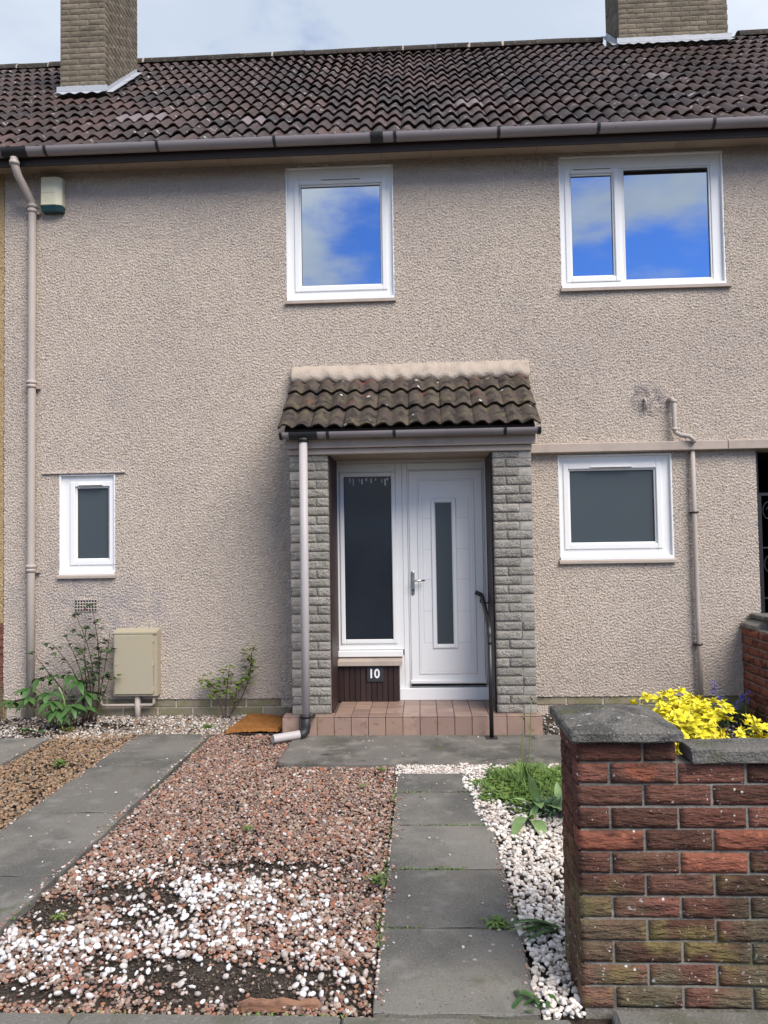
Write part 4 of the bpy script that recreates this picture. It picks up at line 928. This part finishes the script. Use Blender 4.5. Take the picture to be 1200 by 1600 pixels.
    stones('white_chippings', P, RNG.uniform(.015, .033, len(P)), PAL_CHIP[:6]*1.1, ICO1, M['pebble'], 'cream white stone chippings filling the strip between the path and the brick wall', z=-.016, jz=.028, jit=.13, smooth=False)
    P = scatter(1600, -.2, .42, -1.71, -1.50); 
    stones('loose_chippings', P, RNG.uniform(.010, .022, len(P)), PAL_CHIP, ICO1, M['stones'], 'loose pale chippings in the gap between the slab path and the apron', z=-.012, jz=.010)
    # pale gravel along the house
    P = scatter(11000, -3.8, -1.17, -.74, .015, lambda x, y: np.clip(.95-.8*blob(x, y, -2.75, -.33, .42, .13, 2)-.55*(x < -3.0), .1, 1)*((x < -2.5) | (y > -.62)))
    stones('pale_gravel', P, RNG.uniform(.012, .028, len(P)), np.concatenate([PAL_GREY, PAL_GREY*.8, PAL_CHIP[:3], PAL_TAN]), ICO1, M['stones'], 'pale mixed gravel along the foot of the house wall', z=zg(P[:, 1]), jz=.014)
    P = scatter(2600, .96, 2.80, -1.45, .015, lambda x, y: np.clip(.35+.9*blob(x, y, 1.05, -.4, .22, .5)+.5*wob(x, y, .7), 0, 1))
    stones('mulch_chippings', P, RNG.uniform(.012, .030, len(P)), np.concatenate([PAL_GREY, PAL_CHIP[:2], PAL_GREY*.4]), ICO1, M['stones'], 'white and dark chippings on the bed right of the porch', z=zg(P[:, 1]), jz=.012)
    # stray pieces on the slabs
    A = np.concatenate([scatter(26, -.18, .37, -4.3, -1.75), scatter(26, -1.0, 1.0, -1.46, -.75), scatter(40, -2.35, -1.78, -4.2, -.65), scatter(70, -3.7, -3.1, -2.5, -.75)])
    stones('stray_chips', A, RNG.uniform(.006, .018, len(A))*np.where(RNG.uniform(size=len(A)) < .1, 1.5, 1), PAL_CHIP*.8, ICO1, M['stones'], 'stray pale chips lying on the concrete slabs', z=.006, jz=.0)
build_gravel()
def build_edges():
    A = []
    for x, y0, y1, n in ((-1.765, -4.3, -.65, 420), (-2.365, -4.3, -.65, 300), (-.185, -4.3, -1.75, 300), (-3.07, -3, -.8, 150)):
        yy = RNG.uniform(y0, y1, n); sg = -1 if x in (-1.765, -3.07) else 1
        A.append(np.stack([x+sg*np.abs(RNG.normal(0, .022, n))*(wob(yy*0, yy, 1.3) > .45), yy], -1))
    yy = RNG.uniform(-4.3, -1.75, 260); A.append(np.stack([.37-np.abs(RNG.normal(0, .02, 260)), yy], -1))
    A = np.concatenate(A)
    stones('edge_grit', A, RNG.uniform(.006, .018, len(A)), np.concatenate([PAL_RED, PAL_GREY, PAL_CHIP[:4]]), ICO1, M['stones'], 'grit and small chips lapping over the slab edges', z=.003, jz=.003)
build_edges()
def build_plank():
    t = thing('broken_board', (-.5, -4.29, 0), 'splintered reddish timber edging board half buried at the front of the gravel', 'board')
    rr = random.Random(2); V = []; n = 14
    for i in range(n+1):
        x = -.66+.30*i/n; e = rr.uniform(-.006, .006); h = -.004+rr.uniform(-.004, .006)-(.02 if i in (0, n) else 0)
        V += [(x, -4.292+e, -.03), (x, -4.290+e, h), (x, -4.262+e*.5, h+.003), (x, -4.258, -.03)]
    F = [(i*4+j, (i+1)*4+j, (i+1)*4+(j+1) % 4, i*4+(j+1) % 4) for i in range(n) for j in range(4)]+[(0, 1, 2, 3), (n*4+3, n*4+2, n*4+1, n*4)]
    ob('board', mk('board', V, F, M['plank']), t)
build_plank()

# ================================================================== PLANTS
def leaf_geo(L, w, bend=.3, fold=.25, n=5, tip=1.0):
    """one leaf along +x from the origin, arching down; returns verts, faces"""
    V, F = [], []
    for i in range(n+1):
        t = i/n; hw = w*.5*(math.sin(math.pi*min(1, t*.93+.07)**(.8 if n < 9 else 1.0)))**(.9 if n < 9 else .62) if i < n else 0.0
        x, z = L*t*(1-.15*bend*t), -L*bend*t*t*.6
        V += [(x, -hw, z+fold*hw), (x, 0, z), (x, hw, z+fold*hw)]
    for i in range(n):
        a = i*3; F += [(a, a+1, a+4, a+3), (a+1, a+2, a+5, a+4)]
    return V, F
class Leaves:
    def __init__(s): s.V, s.F = [], []
    def add(s, pos, yaw, pit, L, w, bend=.3, fold=.25, roll=0., n=4):
        v, f = leaf_geo(L, w, bend, fold, n); mm = Matrix.Translation(Vector(pos)) @ Matrix.Rotation(yaw, 4, 'Z') @ Matrix.Rotation(-pit, 4, 'Y') @ Matrix.Rotation(roll, 4, 'X')
        b = len(s.V); s.V += [mm @ Vector(q_) for q_ in v]; s.F += [[i+b for i in q_] for q_ in f]
    def mesh(s, name, m): return mk(name, s.V, s.F, m, True)
def curve_pts(p0, p1, sag=(0, 0, 0), n=6):
    p0, p1, s = Vector(p0), Vector(p1), Vector(sag)
    return [p0.lerp(p1, i/n)+s*math.sin(math.pi*i/n) for i in range(n+1)]
def taper(n, a, b): return [a+(b-a)*i/(n-1) for i in range(n)]
def build_rose():
    t = thing('rose_bush', (-2.98, -.17, 0), 'straggly rose bush with dark leaves and thin canes below the small window', 'shrub')
    rr = random.Random(11); b = (-2.97, -.20, -.01)
    tips = [(-3.10, -.16, .93), (-2.97, -.14, 1.02), (-2.80, -.15, .80), (-2.86, -.2, .64), (-3.32, -.18, .70), (-3.46, -.2, .60), (-3.04, -.24, .70), (-2.90, -.28, .52), (-3.20, -.18, .78), (-2.78, -.2, .45), (-3.0, -.2, .84)]
    lv = Leaves()
    for i, tp in enumerate(tips):
        pts = curve_pts((b[0]+rr.uniform(-.05, .05), b[1]+rr.uniform(-.04, .04), b[2]), tp, (rr.uniform(-.06, .10), rr.uniform(-.03, .03), rr.uniform(0, .05)), 8)
        MB().tube(pts, taper(9, .0075, .003), 6).part('cane', M['stem'], t)
        for k in range(3, 9):
            if k > 3 or i % 2:
                for q_ in range(rr.choice((1, 2, 3)) if k > 4 else 1):
                    p = pts[k]+Vector((rr.uniform(-.06, .06), rr.uniform(-.05, .04), rr.uniform(-.04, .04))); yaw = rr.uniform(0, 6.28)
                    for s_ in range(4): lv.add(p, yaw+(s_-1.5)*.7, rr.uniform(-.4, .5), rr.uniform(.035, .065), rr.uniform(.022, .036), .4, .2, rr.uniform(-.6, .6))
    ob('foliage', lv.mesh('foliage', M['leaf_rose']), t)
    for p in ((-3.02, -.17, 1.0), (-2.985, -.15, .915), (-3.07, -.16, .955)):
        fl = Leaves()
        for k in range(6): fl.add(p, k*1.05+rr.random(), rr.uniform(-.2, .9), .024, .02, .5, .4)
        ob('withered_bud', fl.mesh('withered_bud', M['petal_red']), t)
build_rose()
def build_hellebore():
    t = thing('hellebore', (-3.22, -.28, 0), 'low leafy plant with broad glossy dark green leaves by the downpipe foot', 'plant')
    rr = random.Random(12)
    variants = []
    for s_ in range(4):
        v, f = leaf_geo(.15+.012*s_, .052+.006*(s_ % 2), .45, .22, 6); variants.append(mk('leaf', v, f, M['leaf_dark'], True))
    heads = [(-3.62, -.30, .22), (-3.50, -.25, .32), (-3.40, -.22, .40), (-3.27, -.24, .42), (-3.15, -.22, .42), (-3.05, -.24, .38), (-3.28, -.36, .30), (-3.02, -.42, .20), (-3.14, -.46, .17), (-2.93, -.36, .17), (-3.42, -.38, .26), (-2.95, -.28, .28), (-3.20, -.42, .24)]
    for i, h in enumerate(heads):
        st = MB().tube(curve_pts((-3.22+rr.uniform(-.12, .14), -.26+rr.uniform(-.06, .03), -.01), h, (rr.uniform(-.03, .03), -.03, .03), 6), taper(7, .006, .004), 6).part('stalk', M['stem_green'], t)
        a0 = math.atan2(h[1]+.26, h[0]+3.22)
        for k in range(6):
            ob('leaf', rr.choice(variants), t, loc=h, rot=(rr.uniform(-.3, .3), rr.uniform(-.1, .55), a0+(k-2.5)*.72+rr.uniform(-.2, .2)), scale=(rr.uniform(.75, 1.1),)*3)
    # pale leaning stalk and a fallen leaf
    MB().tube(curve_pts((-3.16, -.36, .0), (-3.13, -.44, .36), (.05, 0, 0), 8), taper(9, .008, .006), 8).part('pale_stalk', M['leaf_tulip'], t)
    for k in range(7): ob('leaf', rr.choice(variants), t, loc=(-3.33+.03*k, -.60-.012*k, .035), rot=(rr.uniform(-.4, .4), rr.uniform(-.2, .1), rr.uniform(2.2, 4.1)), scale=(rr.uniform(.7, 1),)*3)
build_hellebore()
def build_sapling():
    t = thing('young_shrub', (-1.74, -.12, 0), 'small thin-stemmed shrub with yellowish green leaves against the wall by the doormat', 'shrub')
    rr = random.Random(14); lv = Leaves()
    stems = [((-1.76, -.12, 0), (-1.53, -.10, .60), (.06, 0, -.02)), ((-1.77, -.12, 0), (-1.73, -.10, .46), (-.01, 0, 0)), ((-1.78, -.13, 0), (-1.92, -.13, .36), (.02, 0, .03)), ((-1.74, -.12, 0), (-1.66, -.13, .33), (.02, 0, 0))]
    for i, (a, b, s_) in enumerate(stems):
        pts = curve_pts(a, b, s_, 8); MB().tube(pts, taper(9, .007, .003), 6).part('stem', M['stem'], t)
        for k in range(5, 9):
            for q_ in range(10 if i in (0, 2) else 6):
                p = pts[k]+Vector((rr.uniform(-.075, .06), rr.uniform(-.06, .04), rr.uniform(-.05, .05))); yaw = rr.uniform(0, 6.28)
                for s2 in range(4): lv.add(p, yaw+s2*.75, rr.uniform(-.5, .5), rr.uniform(.028, .05), rr.uniform(.016, .026), .4, .2, rr.uniform(-.5, .5))
    ob('foliage', lv.mesh('foliage', M['leaf_fresh']), t)
build_sapling()
def build_yellow():
    t = thing('golden_shrub', (1.45, -3.0, 0), 'bright golden yellow leafy shrub behind the brick garden wall', 'shrub')
    rr = random.Random(15); cl = []
    for s_ in range(6):
        lv = Leaves()
        for k in range(5): lv.add((0, 0, 0), k*1.257+rr.uniform(-.2, .2), rr.uniform(.15, .75), rr.uniform(.034, .052), rr.uniform(.021, .029), .55, .28, rr.uniform(-.3, .3))
        for k in range(3): lv.add((0, 0, .008), k*2.1+rr.random(), rr.uniform(.7, 1.2), rr.uniform(.022, .034), .016, .3, .3)
        cl.append(lv.mesh('leaf_cluster', M['yellow']))
    C = Vector((1.44, -2.95, .0)); n = 0
    bumps = [(1.46, -3.0, .24, .30, .27, .42), (1.23, -2.92, .30, .24, .26, .40), (1.68, -3.05, .18, .21, .25, .40), (1.17, -3.05, .36, .13, .2, .26), (1.40, -2.75, .33, .2, .2, .32)]
    for cx_, cy_, cz_, rx, ry, rz in bumps:
        for i in range(92):
            th = rr.uniform(0, 6.28); z = rr.uniform(.15, 1); q_ = math.sqrt(1-z*z)
            rad = rr.uniform(.82, 1.05)
            p = Vector((cx_+rx*q_*math.cos(th)*rad, cy_+ry*q_*math.sin(th)*rad, cz_+.075+rz*z*rad))
            if p.z > .775 or p.y < -3.6: continue
            d = Vector((q_*math.cos(th)*.7, q_*math.sin(th)*.7-.25, z+.2)).normalized(); e = d.to_track_quat('Z', 'Y').to_euler()
            ob('leaf_cluster', rr.choice(cl), t, loc=p, rot=e, scale=(rr.uniform(.85, 1.2),)*3)
    for p in ((1.06, -2.95, .72), (1.10, -2.98, .70), (1.07, -2.92, .665), (1.13, -2.95, .66)):
        ob('leaf_cluster', rr.choice(cl), t, loc=p, rot=(rr.uniform(-.4, .4), rr.uniform(-.4, .4), rr.random()))
        MB().tube(curve_pts((1.3, -2.95, .3), p, (0, 0, .02), 5), taper(6, .005, .002), 5).part('branch', M['stem'], t)
    for i in range(26):
        th = rr.uniform(0, 6.28); MB().tube(curve_pts((C.x+rr.uniform(-.06, .06), C.y, 0), (C.x+rr.uniform(-.4, .38), C.y+rr.uniform(-.2, .2), rr.uniform(.35, .58)), (0, 0, .08), 5), taper(6, .008, .003), 5).part('branch', M['stem'], t)
    lv = Leaves()
    for i in range(500): lv.add((C.x+rr.gauss(0, .2), C.y+rr.gauss(0, .13), rr.uniform(.1, .5)), rr.uniform(0, 6.28), rr.uniform(-.3, .8), rr.uniform(.04, .06), .024, .4, .25)
    ob('inner_foliage', lv.mesh('inner_foliage', M['yellow']), t)
build_yellow()
def strap_clump(par, x, y, n, L, w, m, rr, spread=.06):
    lv = Leaves()
    for i in range(n): lv.add((x+rr.gauss(0, spread*.4), y+rr.gauss(0, spread*.4), -.01), rr.uniform(0, 6.28), rr.uniform(.7, 1.35), L*rr.uniform(.7, 1.15), w, rr.uniform(.3, 1.0), .35, n=6)
    ob('foliage', lv.mesh('foliage', m), par)
def build_bluebell(x, y, hs, label, seed):
    t = thing('bluebell', (x, y, 0), label, 'flower', 'bluebells by the side wall')
    rr = random.Random(seed); strap_clump(t, x, y, 22, .30, .014, M['leaf_dark'], rr, .10)
    for dx, dy, h in hs:
        MB().tube(curve_pts((x+dx*.4, y, 0), (x+dx, y+dy, h), (0, 0, 0), 5), .0035, 6).part('flower_stem', M['stem_green'], t)
        lv = Leaves()
        for k in range(9):
            p = (x+dx+rr.uniform(-.025, .03), y+dy+rr.uniform(-.02, .02), h-.012*k+.02)
            for q_ in range(5): lv.add(p, q_*1.257+rr.random(), rr.uniform(-.9, .2), .024, .012, .2, .3)
        ob('blossom', lv.mesh('blossom', M['violet']), t)
build_bluebell(2.47, -.38, [(-.05, 0, .34), (-.02, -.02, .22)], 'bluebell with two tall violet flower stems beside the thin waste pipe', 31)
build_bluebell(2.68, -.33, [(.02, .0, .25), (-.04, .02, .20)], 'bluebell with drooping violet flowers nearest the low side wall', 32)
build_bluebell(2.60, -.95, [(.03, .0, .18)], 'short bluebell clump in front of the others behind the golden shrub', 33)
def build_bed():
    rr = random.Random(18)
    # the low green mat: grass and small weeds
    lv = Leaves()
    def inside(x, y): return ((x-.72)/.40)**2+((y+2.02)/.47)**2 < 1+.25*math.sin(9*math.atan2(y+2.02, x-.72))
    k = 0
    while k < 6500:
        x, y = rr.uniform(.28, 1.15), rr.uniform(-2.5, -1.55)
        if not inside(x, y): continue
        k += 1
        e = 1-.5*(((x-.72)/.40)**2+((y+2.02)/.47)**2)
        if rr.random() < .5: lv.add((x, y, -.01), rr.uniform(0, 6.28), rr.uniform(.5, 1.4), rr.uniform(.06, .17)*e*(.55+.75*(math.sin(x*23+2)*math.sin(y*19)+1)/2), .0055, rr.uniform(.3, 1.2), .2, n=4)
        else: lv.add((x, y, rr.uniform(0, .05)*e), rr.uniform(0, 6.28), rr.uniform(-.2, .7), rr.uniform(.022, .05), rr.uniform(.010, .022), .4, .2, n=3)
    ob('grass_patch', lv.mesh('grass_patch', M['grass']), kind='stuff', label='low green mat of grass and weeds right of the path')
    def tulip(x, y, leaves, label):
        t = thing('tulip_leaves', (x, y, 0), label, 'plant', 'broad-leaved bulbs in the gravel bed')
        for yaw, pit, L, w, bend, roll in leaves:
            v, f = leaf_geo(L, w, bend, .35, 9); ob('leaf', mk('leaf', v, f, M['leaf_tulip'], True), t, loc=(x, y, .0), rot=(roll, -pit, yaw))
    tulip(.64, -2.42, [(-2.4, 1.35, .24, .07, .1, 0), (-.9, 1.05, .36, .095, 2.3, .1), (-1.6, 1.2, .20, .07, 1.4, 0), (3.4, .9, .17, .055, .6, 0)], 'pale green bulb plant with one leaf folded over in the weedy bed')
    tulip(.585, -2.58, [(-2.25, .75, .27, .085, 1.3, .35), (-1.35, .42, .24, .085, .8, -.2), (1.0, .8, .12, .04, .3, 0)], 'bulb plant with two broad leaves flopped onto the white chippings')
    tulip(.775, -2.40, [(.35, .85, .28, .085, .15, -.6), (1.6, 1.2, .16, .05, .2, .0)], 'bulb plant with one broad upright leaf against the brick pier')
    # tall seeding stalks with strap leaves
    for x, y, h, lab in ((.598, -2.02, .46, 'shorter of two thin stalks with pale yellow heads in the green bed'), (.655, -1.98, .575, 'taller of two thin stalks with pale yellow heads in the green bed')):
        t = thing('flower_stalk', (x, y, 0), lab, 'flower', 'thin flower stalks in the bed')
        MB().tube(curve_pts((x, y, 0), (x+.03, y, h), (0, 0, 0), 5), taper(6, .004, .003), 6).part('stem', M['stem_green'], t)
        hd = Leaves()
        for k in range(8): hd.add((x+.03, y, h-.005*k), k*.8, .9, .020, .011, .2, .4)
        ob('flower_head', hd.mesh('flower_head', M['leaf_fresh']), t)
        for k in range(5):
            v, f = leaf_geo(rr.uniform(.14, .21), .022, .3, .4, 7); ob('leaf', mk('leaf', v, f, M['leaf_tulip'] if k % 2 else M['grass'], True), t, loc=(x+rr.uniform(-.03, .03), y+rr.uniform(-.02, .02), 0), rot=(0, -rr.uniform(1.2, 1.45), rr.uniform(0, 6.28)))
    # blue-green clump and grape hyacinth by the pier
    t = thing('bedding_plant', (.72, -2.50, 0), 'fine-leaved blue green plant at the near end of the weedy bed', 'plant')
    lv = Leaves()
    for i in range(420):
        a, r_ = rr.uniform(0, 6.28), abs(rr.gauss(0, .075)); lv.add((.73+r_*math.cos(a), -2.50+r_*math.sin(a), rr.uniform(.0, .09)), rr.uniform(0, 6.28), rr.uniform(-.1, 1.0), rr.uniform(.03, .055), .009, .4, .3, n=3)
    ob('foliage', lv.mesh('foliage', M['leaf_blue']), t)
    t = thing('grape_hyacinth', (.80, -2.66, 0), 'small violet flower spike half hidden behind the brick pier', 'flower')
    MB().tube([(.80, -2.66, -.01), (.80, -2.66, .10)], .004, 6).part('stem', M['stem_green'], t)
    lv = Leaves()
    for k in range(60): lv.add((.80+rr.uniform(-.004, .004), -2.66, .045+.0016*k), rr.uniform(0, 6.28), rr.uniform(-.5, .3), .026, .013, .3, .4, n=3)
    ob('blossom', lv.mesh('blossom', M['violet']), t)
    # strap leaves pushing out beside the pier
    t = thing('strap_leaves', (.50, -3.82, 0), 'tuft of long narrow green leaves lying out from the pier foot', 'plant')
    for k in range(9):
        v, f = leaf_geo(rr.uniform(.17, .26), .022, rr.uniform(.4, .9), .3, 7); ob('leaf', mk('leaf', v, f, M['leaf_dark' if k % 3 else 'leaf_tulip'], True), t, loc=(.52+rr.uniform(-.02, .01), -3.82+rr.uniform(-.03, .03), .02), rot=(rr.uniform(-.3, .3), -rr.uniform(.15, .6), R(180)+rr.uniform(-.1, .75)))
build_bed()
def build_joint_moss():
    rr = random.Random(77); lv = Leaves()
    lines = [((-.18, y), (.37, y), 130) for y in (-2.085, -2.648, -3.211, -3.774)]+[((-.19, -4.3), (-.19, -1.72), 420), ((.372, -4.3), (.372, -2.7), 160), ((-2.36, y0), (-1.77, y0), 110) if False else ((-2.36, -1.52), (-1.77, -1.52), 90), ((-2.36, -2.46), (-1.77, -2.46), 90), ((-1.765, -4.2), (-1.765, -.7), 360), ((-1.1, -1.505), (1.0, -1.505), 260), ((-1.7, -4.36), (.4, -4.36), 240), ((-1.13, -.71), (.93, -.71), 120)]
    for a, b, n in lines:
        for k in range(n):
            t = rr.random(); x, y = a[0]+(b[0]-a[0])*t, a[1]+(b[1]-a[1])*t
            if math.sin(x*9.1+y*7.3)+math.sin(x*3.3-y*12.1+1) < .25: continue
            lv.add((x+rr.gauss(0, .006), y+rr.gauss(0, .006), -.006), rr.uniform(0, 6.28), rr.uniform(.2, 1.3), rr.uniform(.010, .030), rr.uniform(.004, .009), .5, .2, n=3)
    ob('joint_moss', lv.mesh('joint_moss', M['grass']), kind='stuff', label='moss and tiny weeds growing along the slab joints and edges')
build_joint_moss()
def weed(x, y, n, L, label, m='grass', seed=1, flat=.4):
    t = thing('weed', (x, y, 0), label, 'weed', 'small weeds in the paving and gravel'); rr = random.Random(seed); lv = Leaves()
    for i in range(n):
        a = rr.uniform(0, 6.28); r_ = abs(rr.gauss(0, L*.5))
        lv.add((x+r_*math.cos(a), y+r_*math.sin(a)*.8, .006+rr.uniform(0, .015)), rr.uniform(0, 6.28), rr.uniform(-.05, flat*2), L*rr.uniform(.5, 1.1), L*rr.uniform(.14, .30), .5, .25, n=3)
    ob('foliage', lv.mesh('foliage', M[m]), t)
weed(.275, -3.755, 60, .055, 'leafy weed growing from the joint between two path slabs', 'grass', 1, .3)
weed(.36, -4.27, 14, .075, 'small weed with a broad leaf at the front corner of the path', 'leaf_dark', 2, .3)
weed(-.225, -3.36, 45, .05, 'tuft of weed at the left edge of the slab path', 'grass', 3)
weed(-.98, -2.72, 30, .035, 'tiny weed in the middle of the red gravel', 'grass', 4)
weed(-2.62, -1.50, 50, .055, 'green weed in the tan gravel between the wheel strips', 'grass', 5)
weed(-1.85, -.42, 60, .055, 'weed at the house end of the wheel strip below the young shrub', 'grass', 6)
weed(-.30, -1.66, 40, .035, 'small weed at the far corner of the path by the apron', 'grass', 7)
weed(-3.02, -.50, 30, .06, 'low weed on the gravel in front of the hellebore', 'leaf_fresh', 8)
weed(-1.55, -3.72, 26, .035, 'mossy weed near the left edge of the white pebbles', 'leaf_fresh', 9)
weed(-.40, -2.0, 24, .03, 'tiny weed in the red gravel left of the path end', 'grass', 10)
